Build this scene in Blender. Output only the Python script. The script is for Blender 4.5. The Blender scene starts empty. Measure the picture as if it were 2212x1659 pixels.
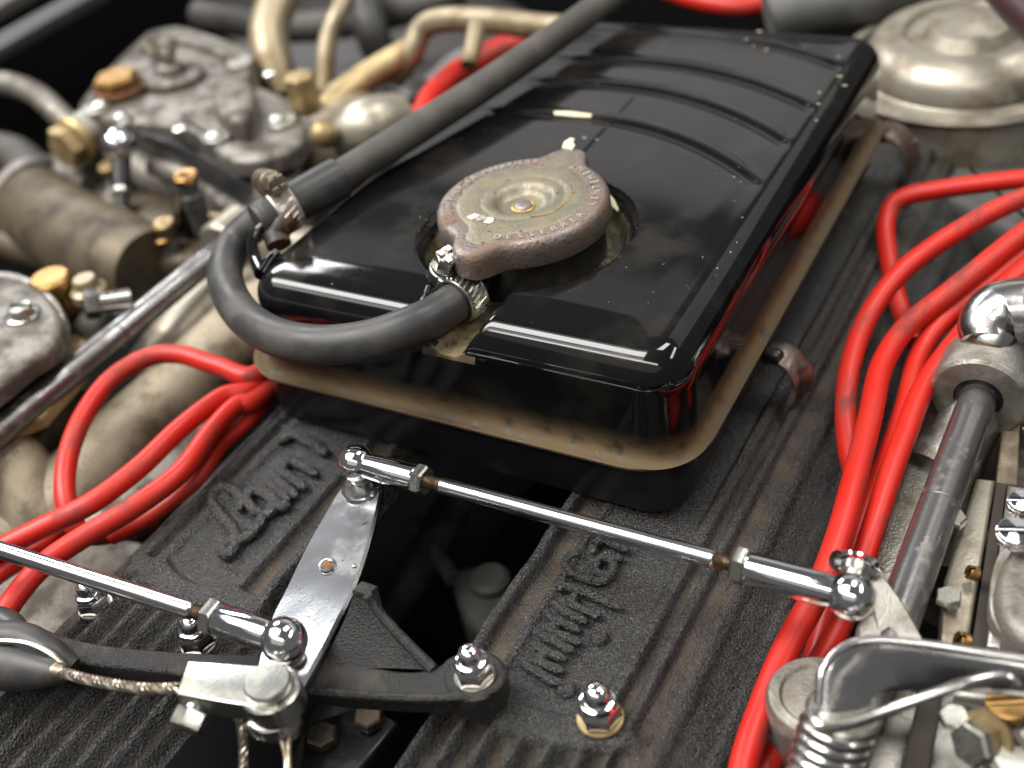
import bpy, math, random
import numpy as np
from mathutils import Vector, Matrix, noise
random.seed(4)
S = bpy.context.scene
COL = S.collection
# ------------------------------------------------------------------ camera (world is in millimetres * 0.001)
FOC = 2538.896; CX, CY = 1106.0, 829.5            # focal length and centre, in pixels of a 2212 px wide picture
RW = np.array([[0.8679864, -0.19734306, 0.45569214], [0.47606691, 0.59175271, -0.6505298], [-0.14127952, 0.78159097, 0.60758181]])
CAM = np.array([302.632, -274.174, 227.959])
cam = bpy.data.cameras.new('camera'); co = bpy.data.objects.new('camera', cam); COL.objects.link(co); S.camera = co
M = Matrix([list(RW[i]) + [CAM[i] * .001] for i in range(3)] + [[0, 0, 0, 1]]); co.matrix_world = M
cam.sensor_width = 36; cam.lens = FOC / 2212 * 36; cam.clip_start = .01; cam.clip_end = 50
cam.dof.use_dof = True; cam.dof.focus_distance = .398; cam.dof.aperture_fstop = 6.2
# ------------------------------------------------------------------ light: the hall's ceiling lamps, plus added fill lamps
w = bpy.data.worlds.new('World'); S.world = w; w.use_nodes = True
w.node_tree.nodes['Background'].inputs[0].default_value = (.95, .97, 1, 1); w.node_tree.nodes['Background'].inputs[1].default_value = .12
def lamp(name, loc, to, sx, sy, rad, col=(1, .96, .9)):
    l = bpy.data.lights.new(name, 'AREA'); l.shape = 'RECTANGLE'; l.size = sx; l.size_y = sy; l.energy = rad * sx * sy * math.pi; l.color = col
    o = bpy.data.objects.new(name, l); COL.objects.link(o); o.location = loc
    o.rotation_euler = (Vector(to) - Vector(loc)).to_track_quat('-Z', 'X').to_euler(); return o
T0 = (.1, 0, 0)
def flat(name, x, y, z, sx, sy, rad, col=(1, .97, .93), rz=0):
    o = lamp(name, (x, y, z), (x, y, 0), sx, sy, rad, col); o.rotation_euler = (0, 0, math.radians(rz)); return o
flat('ceiling_lamp_bank', -1.45, -.75, 2.3, 2.6, 2.0, 1.9)
flat('ceiling_tube_bank', -1.45, -.48, 2.25, 2.6, .85, 15, (1, .98, .97))
flat('ceiling_tube_bank', -1.45, -1.4, 2.25, 2.5, .5, 2.6, (1, .95, .88))
flat('cover_fill_lamp', .5, 1.1, 2.3, .5, 1.1, 15, (1, .97, .92))  # added lamp above and behind, brings sheen to the crinkle covers
lamp('ceiling_tube_front', (.1, -1.7, 2.3), T0, .22, 3.2, 14)
lamp('ceiling_tube_left', (-2.3, 1.5, 1.7), T0, .40, 1.0, 25, (.96, .97, 1))
lamp('ceiling_tube_right', (2.2, .9, 2.2), T0, .30, 1.8, 13)
flat('overhead_panel', .4, -3.4, 2.4, 5, 2.6, .42)  # added fill behind the camera, lightens the chrome and front faces
flat('overhead_panel', -2.45, 3.15, 2.4, 3.3, .55, .38, (1, .96, .95), -8)
flat('overhead_panel', -2.3, 4.75, 2.4, 3.6, 1.7, .62, (1, .96, .95), -8)
flat('overhead_panel', -2.3, 6.6, 2.4, 3.6, 1.4, .62, (1, .96, .95), -8)
flat('overhead_panel', 1.4, 3.6, 2.4, 3.0, 2.2, .5, (1, .96, .95))
S.view_settings.view_transform = 'Standard'; S.view_settings.look = 'None'; S.view_settings.exposure = .12; S.view_settings.gamma = 1
S.cycles.use_denoising = True; S.cycles.max_bounces = 8; S.cycles.sample_clamp_indirect = 6
S.cycles.caustics_reflective = False; S.cycles.caustics_refractive = False
# ------------------------------------------------------------------ helpers
def P(u, v, z):                                    # where the sight line of a photo point meets the height z (mm)
    r = RW @ np.array([u - CX, CY - v, -FOC]); p = CAM + r * (z - CAM[2]) / r[2]
    return Vector(p)
def depth(p): return -(RW.T @ (np.array(p) - CAM))[2]
def mm(px, p): return px * depth(p) / FOC
class G:
    def __init__(s, v=None, f=None): s.v = [Vector(a) for a in (v or [])]; s.f = [tuple(a) for a in (f or [])]
    def __add__(s, o):
        n = len(s.v); r = G(); r.v = s.v + o.v; r.f = s.f + [tuple(i + n for i in a) for a in o.f]; return r
    def x(s, m): r = G(); r.v = [m @ a for a in s.v]; r.f = s.f; return r
    def mv(s, d): return s.x(Matrix.Translation(Vector(d)))
def frame(p, a, up=None):                          # matrix whose Z runs along a
    a = Vector(a).normalized(); u = Vector(up) if up is not None else (Vector((0, 0, 1)) if abs(a.z) < .95 else Vector((0, 1, 0)))
    xx = u.cross(a).normalized(); yy = a.cross(xx)
    m = Matrix((xx, yy, a)).transposed().to_4x4(); m.translation = Vector(p); return m
def loft(rings, cap0=True, cap1=True, closed=True):
    g = G(); n = len(rings[0])
    for r in rings: g.v += [Vector(a) for a in r]
    for k in range(len(rings) - 1):
        for i in range(n if closed else n - 1):
            j = (i + 1) % n; g.f.append((k * n + i, k * n + j, (k + 1) * n + j, (k + 1) * n + i))
    if cap0: g.f.append(tuple(range(n - 1, -1, -1)))
    if cap1: g.f.append(tuple((len(rings) - 1) * n + i for i in range(n)))
    return g
def catmull(pts, n):
    pts = [Vector(p) for p in pts]
    if len(pts) == 2: return [pts[0].lerp(pts[1], i / n) for i in range(n + 1)]
    e = [pts[0] * 2 - pts[1]] + pts + [pts[-1] * 2 - pts[-2]]; out = []
    for k in range(len(pts) - 1):
        a, b, c, d = e[k:k + 4]
        for i in range(n):
            t = i / n
            out.append(.5 * ((2 * b) + (c - a) * t + (2 * a - 5 * b + 4 * c - d) * t * t + (3 * b - a - 3 * c + d) * t ** 3))
    return out + [pts[-1]]
def tube(pts, r, seg=14, n=8, cap=True, rawpts=False, flat=None):
    q = [Vector(p) for p in pts] if rawpts else catmull(pts, n)
    m = len(q); rr = [r] * m if not isinstance(r, (list, tuple)) else [float(np.interp(i / (m - 1) * (len(r) - 1), range(len(r)), r)) for i in range(m)]
    t = (q[1] - q[0]).normalized(); nx = t.orthogonal().normalized(); rings = []
    for i in range(m):
        t2 = (q[min(i + 1, m - 1)] - q[max(i - 1, 0)]).normalized()
        nx = (nx - t2 * nx.dot(t2)).normalized(); ny = t2.cross(nx)
        ring = [q[i] + (nx * math.cos(a) + ny * math.sin(a)) * rr[i] for a in [2 * math.pi * k / seg for k in range(seg)]]
        if flat: ring = [Vector((p.x, p.y, q[i].z + (p.z - q[i].z) * flat)) for p in ring]
        rings.append(ring)
    return loft(rings, cap, cap)
def lathe(prof, p=(0, 0, 0), a=(0, 0, 1), seg=28, cap=True, ph=0):
    rings = [[(r * math.cos(ph + 2 * math.pi * k / seg), r * math.sin(ph + 2 * math.pi * k / seg), h) for k in range(seg)] for r, h in prof]
    return loft(rings, cap, cap).x(frame(p, a))
def ball(p, r, seg=28, rings=16):
    return lathe([(max(r * math.sin(math.pi * k / rings), .01), -r * math.cos(math.pi * k / rings)) for k in range(rings + 1)], p, seg=seg)
def hexa(p, a, r, h, c=.12, ph=0):                  # hexagon head with chamfered edges
    pr = [(r * .93, 0), (r, r * c), (r, h - r * c), (r * .88, h)]
    return lathe(pr, p, a, seg=6, ph=ph)
def inset(o, d):
    n = len(o); out = []
    for i in range(n):
        a, b, c = Vector(o[i - 1]), Vector(o[i]), Vector(o[(i + 1) % n])
        e1 = (b - a).normalized(); e2 = (c - b).normalized(); n1 = Vector((-e1.y, e1.x)); n2 = Vector((-e2.y, e2.x))
        m = n1 + n2; m = m / max(.35, m.length_squared) * 2 / 1 if m.length > .01 else n1
        m = m if m.length < 1.8 else m.normalized() * 1.8
        out.append(b + m * d * (1 if m.length > 0 else 0))
    return out
def slab(o, z0, z1, bev=1.0, sm=0, m=None):         # outline (list of (x, y)) raised from z0 to z1 with rounded top edge
    o = [Vector((p[0], p[1])) for p in o]
    if sm:
        e = [Vector((p.x, p.y, 0)) for p in o]; e = e[-1:] + e + e[:2]; out = []
        for k in range(1, len(e) - 2):
            a, b, c, d = e[k - 1:k + 3]
            for i in range(sm):
                t = i / sm; q = .5 * ((2 * b) + (c - a) * t + (2 * a - 5 * b + 4 * c - d) * t * t + (3 * b - a - 3 * c + d) * t ** 3); out.append(Vector((q.x, q.y)))
        o = out
    ar = sum(o[i - 1].x * o[i].y - o[i].x * o[i - 1].y for i in range(len(o)))
    if ar < 0: o = o[::-1]
    rings = [[(p.x, p.y, z0) for p in o], [(p.x, p.y, z1 - bev) for p in o]]
    for a in (30, 60, 90):
        q = inset(o, bev * (1 - math.cos(math.radians(a)))); rings.append([(p.x, p.y, z1 - bev + bev * math.sin(math.radians(a))) for p in q])
    g = loft(rings); return g.x(m) if m else g
def pslab(px, z1, th, bev=1.0, sm=0): return slab([P(u, v, z1)[:2] for u, v in px], z1 - th, z1, bev, sm)
def box(c, s, bev=.6, m=None):
    a, b = s[0] / 2, s[1] / 2
    rr = lambda d: [(-a + d, -b + d), (a - d, -b + d), (a - d, b - d), (-a + d, b - d)]
    h = s[2] / 2; rings = []
    def oct_(e, z):
        x, y = a - e, b - e; k = bev
        return [(-x + k, -y, z), (x - k, -y, z), (x, -y + k, z), (x, y - k, z), (x - k, y, z), (-x + k, y, z), (-x, y - k, z), (-x, -y + k, z)]
    rings = [oct_(bev * .8, -h), oct_(0, -h + bev * .8), oct_(0, h - bev * .8), oct_(bev * .8, h)]
    g = loft(rings); g = g.x(m) if m else g
    return g.mv(c)
def strip(L, Rr, th, up=(0, 0, 1)):                 # a bent flat bar between two edge lines
    L = catmull(L, 8); Rr = catmull(Rr, 8); rings = []
    for l, r in zip(L, Rr):
        l, r = Vector(l), Vector(r); d = (r - l).normalized(); u = Vector(up); u = (u - d * u.dot(d)).normalized(); e = th * .3
        rings.append([l + d * e, l + u * -e, l + u * (-th + e), l + d * e - u * th, r - d * e - u * th, r + u * (-th + e), r - u * e, r - d * e])
    return loft(rings)
def blade(L, Rr, th, bul=1.0, up=(0, 0, 1), n=8):       # a forged arm: flattened oval section between two edge lines
    L = catmull(L, n); Rr = catmull(Rr, n); rings = []
    for l, q in zip(L, Rr):
        l, q = Vector(l), Vector(q); c = (l + q) / 2; h = (q - l) / 2; d = h.normalized(); u = Vector(up); u = (u - d * u.dot(d)).normalized()
        rings.append([c + h * math.copysign(abs(math.cos(a)) ** .7, math.cos(a)) + u * th * math.copysign(abs(math.sin(a)) ** .8, math.sin(a)) for a in [2 * math.pi * k / 24 for k in range(24)]])
    return loft(rings)
def spring(p, a, r, wire, turns, pitch, seg=10, ph=0, n=22):
    m = frame(p, a); q = [m @ Vector((r * math.cos(ph + 2 * math.pi * k / n), r * math.sin(ph + 2 * math.pi * k / n), pitch * k / n)) for k in range(int(turns * n) + 1)]
    return tube(q, wire, seg, rawpts=True)
ANG = 35
def mesh(name, g, mat, ang=ANG, off=Vector((0, 0, 0))):
    me = bpy.data.meshes.new(name); me.from_pydata([((v - off) * .001)[:] for v in g.v], [], g.f)
    me.materials.append(mat); me.shade_smooth()
    me.set_sharp_from_angle(angle=math.radians(ang)); me.validate(); return me
class Thing:
    def __init__(s, name, label, cat, group=None, kind=None):
        s.n, s.l, s.c, s.g, s.k, s.p = name, label, cat, group, kind, []
    def part(s, name, g, mat, parent=None, label=None, ang=ANG):
        s.p.append((name, g, mat, parent, label, ang)); return len(s.p) - 1
    def done(s, base=None):
        if base is None:
            vs = [v for q in s.p for v in q[1].v[::3]]; xs, ys, zs = zip(*[v[:] for v in vs])
            base = Vector(((min(xs) + max(xs)) / 2, (min(ys) + max(ys)) / 2, min(zs)))
        base = Vector(base); objs = []
        solo = len(s.p) == 1
        if not solo:
            root = bpy.data.objects.new(s.n, None); COL.objects.link(root); root.empty_display_size = .005; root.location = base * .001
        for (n, g, mat, par, lab, ang) in s.p:
            o = bpy.data.objects.new(s.n if solo else n, mesh(n, g, mat, ang, base)); COL.objects.link(o)
            if solo: root = o; o.location = base * .001
            else: o.parent = root if par is None else objs[par]
            if lab and not solo: o['label'] = lab
            objs.append(o)
        for k, v in (('label', s.l), ('category', s.c), ('group', s.g), ('kind', s.k)):
            if v: root[k] = v
        s.root = root; s.objs = objs; return root
def copy(root, loc, label, rot=None):
    r = root.copy(); COL.objects.link(r); r.location = Vector(loc) * .001; r['label'] = label
    if rot is not None: r.rotation_euler = rot
    for ch in list(root.children):
        if ch.name in seen: continue
        c = ch.copy(); COL.objects.link(c); c.parent = r; made.add(c.name)
        for g in list(ch.children):
            d = g.copy(); COL.objects.link(d); d.parent = c
    return r
seen = set(); made = set()
def solo(name, label, cat, g, mat, group=None, kind=None, ang=ANG, base=None):
    t = Thing(name, label, cat, group, kind); t.part(name, g, mat, ang=ang); return t.done(base)
# ------------------------------------------------------------------ materials
def mat(name, base, rough=.4, metal=0., base2=None, scale=60, lo=.45, hi=.6, rough2=None, metal2=None, bump=0., bscale=900, bdist=.0004,
        coat=0., dust=None, dz=None, dlo=.4, dhi=.6, dscale=150, stretch=None, wave=None, spec=.5, speck=None, detail=6):
    m = bpy.data.materials.new(name); m.use_nodes = True; nt = m.node_tree; N = nt.nodes; L = nt.links; b = N['Principled BSDF']
    tc = N.new('ShaderNodeTexCoord'); src = tc.outputs['Object']
    if stretch:
        mp = N.new('ShaderNodeMapping'); mp.inputs['Scale'].default_value = stretch; L.new(src, mp.inputs[0]); src = mp.outputs[0]
    def nz(sc, det=detail, ro=.6, s=None):
        n = N.new('ShaderNodeTexNoise'); n.inputs['Scale'].default_value = sc; n.inputs['Detail'].default_value = det; n.inputs['Roughness'].default_value = ro
        L.new(s or src, n.inputs['Vector']); return n.outputs['Fac']
    def ramp(x, a, c, v0=0., v1=1.):
        r = N.new('ShaderNodeMapRange'); r.interpolation_type = 'SMOOTHSTEP'; L.new(x, r.inputs['Value'])
        for k, v in zip(('From Min', 'From Max', 'To Min', 'To Max'), (a, c, v0, v1)): r.inputs[k].default_value = v
        return r.outputs[0]
    def mixc(f, a, c):
        x = N.new('ShaderNodeMix'); x.data_type = 'RGBA'; L.new(f, x.inputs['Factor'])
        for s, v in ((x.inputs['A'], a), (x.inputs['B'], c)):
            if hasattr(v, 'is_linked'): L.new(v, s)
            else: s.default_value = (*v, 1)
        return x.outputs['Result']
    def mixf(f, a, c):
        x = N.new('ShaderNodeMix'); L.new(f, x.inputs['Factor'])
        for s, v in ((x.inputs['A'], a), (x.inputs['B'], c)):
            if hasattr(v, 'is_linked'): L.new(v, s)
            else: s.default_value = v
        return x.outputs['Result']
    def mul(a, c):
        x = N.new('ShaderNodeMath'); x.operation = 'MULTIPLY'; L.new(a, x.inputs[0])
        if hasattr(c, 'is_linked'): L.new(c, x.inputs[1])
        else: x.inputs[1].default_value = c
        return x.outputs[0]
    colr, rg, mt = base, rough, metal
    if base2 is not None:
        f = ramp(nz(scale), lo, hi); colr = mixc(f, base, base2)
        if rough2 is not None: rg = mixf(f, rough, rough2)
        if metal2 is not None: mt = mixf(f, metal, metal2)
    if dust is not None:
        f = ramp(nz(dscale, 6), dlo, dhi)
        if dz:
            geo = N.new('ShaderNodeNewGeometry'); sp = N.new('ShaderNodeSeparateXYZ'); L.new(geo.outputs['Position'], sp.inputs[0])
            f = mul(f, ramp(sp.outputs['Z'], dz[0] * .001, dz[1] * .001, 1, 0))
            if len(dz) == 4: f = mul(f, ramp(sp.outputs['Z'], dz[2] * .001, dz[3] * .001, 0, 1))
        if len(dust) == 4: f = mul(f, dust[3])
        colr = mixc(f, colr, dust[:3]); rg = mixf(f, rg, .85); mt = mixf(f, mt, 0.)
    if speck is not None:
        f = ramp(nz(speck[3], 2), speck[4], speck[4] + .03); colr = mixc(f, colr, speck[:3])
    for s, v in ((b.inputs['Base Color'], colr), (b.inputs['Roughness'], rg), (b.inputs['Metallic'], mt)):
        if hasattr(v, 'is_linked'): L.new(v, s)
        else: s.default_value = (*v, 1) if isinstance(v, (tuple, list)) else v
    b.inputs['Specular IOR Level'].default_value = spec
    if coat: b.inputs['Coat Weight'].default_value = coat; b.inputs['Coat Roughness'].default_value = .03
    last = None
    if bump:
        bn = N.new('ShaderNodeBump'); bn.inputs['Strength'].default_value = bump; bn.inputs['Distance'].default_value = bdist; L.new(nz(bscale, 4, .55), bn.inputs['Height']); last = bn
    if wave:
        b2 = N.new('ShaderNodeBump'); b2.inputs['Strength'].default_value = 1; b2.inputs['Distance'].default_value = wave[1]; L.new(nz(wave[0], 1, .4), b2.inputs['Height'])
        if last: L.new(last.outputs[0], b2.inputs['Normal'])
        last = b2
    if last: L.new(last.outputs[0], b.inputs['Normal'])
    return m
PAINT = mat('gloss_black_paint', (.004, .004, .0045), .05, 0, dust=(.10, .085, .065, .35), dlo=.50, dhi=.85, dscale=45, wave=(11, .0008))
FLNG = mat('gloss_black_paint_dusty', (.004, .004, .0045), .065, 0, (.014, .0125, .010), 30, .46, .68, .15, dust=(.110, .072, .032, 1.), dz=(-43.0, -31), dlo=.12, dhi=.60, dscale=140, wave=(11, .0006))
LOWB = mat('satin_black_paint', (.008, .008, .010), .22, 0, dust=(.07, .06, .045, .35), dlo=.5, dhi=.9, dscale=60, wave=(25, .0006))
PAN = mat('dirty_tank_recess', (.02, .018, .012), .25, 0, (.20, .16, .085), 90, .36, .62, .6, dust=(.24, .18, .09, .6), dlo=.45, dhi=.65, dscale=400)
CAST = mat('crinkle_black_casting', (.0035, .0035, .004), .23, 0, (.044, .041, .035), 1500, .46, .68, .34, bump=1, bscale=1250, bdist=.0013, dust=(.090, .056, .022, .7), dlo=.32, dhi=.72, dscale=60, dz=(-74.6, -73.2, -77.4, -75.4), spec=1.0, speck=(.42, .40, .34, 1800, .685), detail=2)  # pale specks in the colour stand for glints off the crinkle
CASTB = mat('crinkle_black_arm', (.008, .008, .008), .30, 0, (.035, .033, .029), 1900, .45, .68, .42, bump=1, bscale=1500, bdist=.0009, detail=2, dust=(.10, .08, .05, .5), dlo=.5, dhi=.75, dscale=80, spec=.6, speck=(.22, .20, .15, 1500, .72))
CAPM = mat('rusty_cap_steel', (.25, .212, .19), .40, .7, (.17, .115, .085), 75, .44, .66, .7, .3, bump=.6, bscale=700, bdist=.0008, speck=(.10, .035, .015, 420, .66))
CAPC = mat('worn_yellow_zinc_plate', (.26, .24, .18), .42, .7, (.22, .185, .12), 110, .42, .66, .65, .5, bump=.5, bscale=700, bdist=.0006, speck=(.12, .08, .04, 300, .68))
CAPL = mat('stamped_letter_steel', (.62, .57, .50), .34, .6)
RUST = mat('rust', (.22, .09, .03), .8, .1, (.07, .035, .02), 300, .4, .6, bump=.8, bscale=900)
YLW = mat('yellow_zinc_ring', (.56, .38, .09), .38, .8)
RUBB = mat('black_rubber_hose', (.034, .034, .034), .40, 0, (.065, .060, .054), 60, .4, .7, .6, bump=.25, bscale=1600, bdist=.0002, spec=.45)
RUBD = mat('dusty_rubber_hose', (.050, .046, .040), .6, 0, (.085, .078, .066), 50, .4, .7, .7, bump=.2, bscale=1500)
RED = mat('red_silicone_lead', (.52, .016, .008), .40, 0, (.40, .030, .018), 40, .4, .7, .45, dust=(.085, .03, .025, .8), dlo=.52, dhi=.72, dscale=75, stretch=(1, .45, 1), spec=.45, bump=.1, bscale=500)
CHR = mat('chrome', (.80, .79, .80), .07, 1., (.62, .60, .58), 160, .5, .75, .16, bump=.05, bscale=700, bdist=.0002)
POL = mat('polished_steel_rod', (.72, .70, .71), .16, 1., (.55, .53, .53), 90, .45, .7, .24, stretch=(.15, 1, 1), bump=.06, bscale=900)
PLATE = mat('polished_steel_plate', (.40, .41, .42), .22, 1., (.30, .30, .28), 70, .5, .75, .34, wave=(50, .0006), bump=.05, bscale=900, speck=(.22, .10, .04, 260, .70))
ZINC = mat('zinc_steel', (.50, .50, .46), .27, 1., (.34, .32, .26), 140, .45, .7, .4, bump=.1, bscale=900)
THRD = mat('dark_thread_steel', (.34, .28, .22), .35, 1., (.18, .13, .09), 400, .4, .6, .5)
STL = mat('grey_shaft_steel', (.30, .295, .29), .24, .9, (.17, .165, .16), 50, .42, .66, .4, dust=(.20, .17, .12, .5), dlo=.56, dhi=.7, dscale=120, bump=.06, bscale=700)
ALU = mat('cast_aluminium', (.40, .385, .35), .36, .85, (.20, .18, .14), 75, .42, .68, .55, bump=.5, bscale=1000, bdist=.0005, dust=(.20, .16, .10, .45), dlo=.5, dhi=.7, dscale=90)
ALUD = mat('dirty_cast_aluminium', (.225, .208, .18), .44, .55, (.085, .074, .06), 60, .42, .64, .7, bump=.6, bscale=700, bdist=.0006, speck=(.12, .09, .06, 500, .66))
ALUT = mat('tan_cast_aluminium', (.31, .26, .185), .52, .4, (.13, .10, .065), 50, .42, .66, .75, bump=.6, bscale=700, bdist=.0006, speck=(.14, .10, .06, 500, .68))
ALUB = mat('bright_cast_aluminium', (.40, .37, .30), .36, .65, (.20, .165, .12), 45, .44, .66, .5, bump=.4, bscale=700)
BRS = mat('brass', (.34, .20, .075), .34, 1., (.42, .25, .09), 120, .42, .68, .5)
BRSD = mat('dull_brass', (.48, .37, .19), .45, .7, (.28, .20, .10), 60, .4, .66, .6, bump=.3, bscale=500)
CRM = mat('cream_coated_pipe', (.33, .275, .18), .38, .45, (.16, .11, .05), 22, .42, .66, .55)
OLV = mat('olive_cast_body', (.125, .098, .062), .5, .4, (.05, .04, .027), 45, .40, .66, .7, bump=.4, bscale=400)
BLK = mat('black_hardware', (.010, .010, .011), .32, 0, (.03, .028, .025), 80, .5, .7, .5)
GSK = mat('dark_gasket', (.03, .022, .016), .7)
GRY = mat('grey_painted_panel', (.038, .035, .032), .5, 0, (.05, .047, .045), 12, .4, .6)
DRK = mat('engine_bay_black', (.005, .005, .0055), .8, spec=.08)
SAT = mat('satin_chrome', (.66, .65, .63), .20, 1., (.5, .48, .44), 90, .45, .7, .32, bump=.08, bscale=700)
SLG = mat('dull_grey_casting', (.13, .13, .12), .6, .3, (.06, .06, .055), 18, .4, .66)
FLK = mat('cream_paint_flake', (.72, .66, .42), .6, 0)
# ------------------------------------------------------------------ setting: the dark bottom of the engine bay
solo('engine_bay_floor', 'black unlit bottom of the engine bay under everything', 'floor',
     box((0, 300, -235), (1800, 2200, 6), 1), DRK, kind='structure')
# ------------------------------------------------------------------ cam covers (cast, crinkle black): height fields over their plan
CZ = -70.0
def ss(a, b, x): t = np.clip((x - a) / (b - a), 0, 1); return t * t * (3 - 2 * t)
def rail(x, c, w): return np.exp(-((x - c) / w) ** 4)
def cover(s, y0, y1, wid):
    # s = distance across, measured from the inner rail outwards
    q = np.array(sorted(set(list(np.arange(-6.0, wid + 40, .62)))))
    ys = np.concatenate([np.arange(y0, -10, .8), np.arange(-10, y1, 6.0)])
    X, Y = np.meshgrid(q, ys)
    wob = .25 * np.sin(Y * .13) + .2 * np.sin(Y * .31 + 1)
    end = -96 + 5.5 * np.clip(np.abs(X - 30) / 18, 0, 1.0) ** 2                # rounded near end of the script panel
    pan = ss(0, 3.2, Y - end) * ss(12.5, 15.5, X) * (1 - ss(46, 49, X))
    rl1 = rail(X, 0 + wob, 2.6); rl2 = rail(X, 12.6 + wob * .6, 2.0); rl3 = rail(X, 50 - wob * .5, 2.6)
    top = 5.6 * rl1 + 4.6 * rl2 + 5.0 * rl3 + 5.0 * rail(X, wid - 1.5, 2.4)
    zone = ss(12.6, 14, X) * (1 - ss(48.5, 50, X))
    far = np.maximum(-4.8 + top, -4.8 + zone * (5.0 - 2.9 * pan))
    ph = (X - 2.0) / 9.6
    rib = (.5 + .5 * np.cos(2 * np.pi * ph)) ** 1.35
    rst = -104 + .007 * (X - 26) ** 2
    near = -6.4 + 7.4 * rib * (1 - ss(58, 60, X)) + .5
    t = 1 - ss(-3, 3, Y - rst)
    shelf = (1 - ss(-4, 0, Y - (rst + 1))) + 0
    H = far * (1 - t) + near * t
    band = ss(rst - 3, rst + 1, Y) * (1 - ss(end - 1, end + 2.5, Y)); H = H * (1 - band) + (.2) * band
    H = np.where(X < -2.6, H - (-(X + 2.6)) * 3.2, H)                             # inner wall falling into the valley
    side = X > wid
    H = np.where(side, H * np.exp(-(X - wid) / 3) - (X - wid) * .95 + 1.4 * rail((X - wid) % 13.5, 9, 2.2), H)
    H = np.where(X > wid + 34, H - (X - wid - 34) * 4, H)
    for i in range(H.shape[0]):
        pass
    H = H + .16 * np.sin(X * 1.7 + Y * .9) * np.sin(Y * 1.3 - X * .4)
    xs = (134 + X) if s > 0 else (52 - X)
    n, m = H.shape; vs = np.stack([xs, Y, H + CZ], -1).reshape(-1, 3)
    g = G(); g.v = [Vector(v) for v in vs.tolist()]
    idx = np.arange(n * m).reshape(n, m)
    a, b, c, d = idx[:-1, :-1].ravel(), idx[:-1, 1:].ravel(), idx[1:, 1:].ravel(), idx[1:, :-1].ravel()
    fs = np.stack([a, b, c, d] if s > 0 else [d, c, b, a], -1); g.f = [tuple(f) for f in fs.tolist()]
    return g
def script(strokes, ox, oy, z, r=2.0):
    out = []
    for st in strokes:
        pts = [P(ox + .2188 * a, oy + .2188 * b, z) for a, b in st]
        out.append(tube(pts, [r * .45] + [r] * (2 * len(pts)) + [r * .45], 10, 6))
    return out
LT = Thing('cam_cover', 'black crinkle cast engine cover on the left with the start of a raised script', 'engine cover', 'cast covers on top of the engine')
LT.part('casting', cover(-1, -215, 300, 60), CAST, ang=60)
lam = [[(860, 1090), (880, 980), (800, 890), (690, 870), (610, 930), (610, 1040), (700, 1160), (800, 1270), (840, 1380), (800, 1480), (730, 1530), (690, 1470), (760, 1400), (860, 1390), (980, 1320), (1070, 1210), (1090, 1140)],
       [(1100, 1130), (1000, 1080), (940, 980), (990, 900), (1100, 920), (1190, 1010), (1180, 1110), (1090, 1120)], [(1120, 860), (1210, 990), (1290, 1060), (1340, 1000)],
       [(1350, 1000), (1260, 890), (1120, 790)], [(1170, 730), (1320, 860), (1430, 960)], [(1170, 730), (1290, 720), (1420, 800), (1520, 880)], [(1290, 690), (1330, 600), (1470, 640), (1630, 740)],
       [(1240, 420), (1420, 330), (1560, 400), (1640, 480)], [(1300, 260), (1480, 380), (1640, 470), (1720, 540)]]
for i, g in enumerate(script(lam, 328, 864, CZ - .1, 2.2)): LT.part('letter_stroke', g, CAST)
LT.done((20, 0, CZ - 40))
RTc = Thing('cam_cover', 'black crinkle cast engine cover on the right with raised script beside red leads', 'engine cover', 'cast covers on top of the engine')
RTc.part('casting', cover(1, -215, 300, 60), CAST, ang=60)
ghi = [[(1110, 340), (1130, 240), (1230, 200), (1340, 250), (1460, 310)], [(1210, 330), (1290, 370), (1420, 380)],
       [(1130, 480), (1180, 380), (1280, 390), (1320, 470), (1270, 540), (1170, 530), (1130, 480)], [(1290, 560), (1180, 610), (1040, 580), (900, 520), (840, 430), (890, 350), (980, 340)],
       [(1400, 880), (1230, 800), (1040, 720), (830, 650), (770, 700)], [(960, 730), (900, 800), (960, 860), (1130, 930), (1170, 970)],
       [(720, 800), (800, 880), (930, 950), (1060, 1010)], [(640, 900), (700, 960), (860, 1030), (990, 1100)], [(820, 1020), (720, 1040), (740, 1110), (900, 1180), (1000, 1220)],
       [(560, 1060), (590, 1120), (740, 1200), (880, 1280), (930, 1270)], [(520, 1200), (560, 1250), (700, 1320), (850, 1380)], [(700, 1330), (600, 1340), (610, 1400), (720, 1460), (830, 1500)],
       [(400, 1340), (430, 1420), (560, 1500), (740, 1600), (790, 1580)]]
for g in script(ghi, 1037, 1123, CZ - .2, 1.6): RTc.part('letter_stroke', g, CAST)
for (a, b) in ((1170, 1130), (850, 1640)):
    p = P(1037 + .2188 * a, 1123 + .2188 * b, CZ); RTc.part('letter_dot', lathe([(3.2, -3), (3.1, -.9), (2.4, 0), (1.2, .1), (.9, -.3)], p, seg=16), CAST)
RTc.done((165, 0, CZ - 40))
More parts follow.
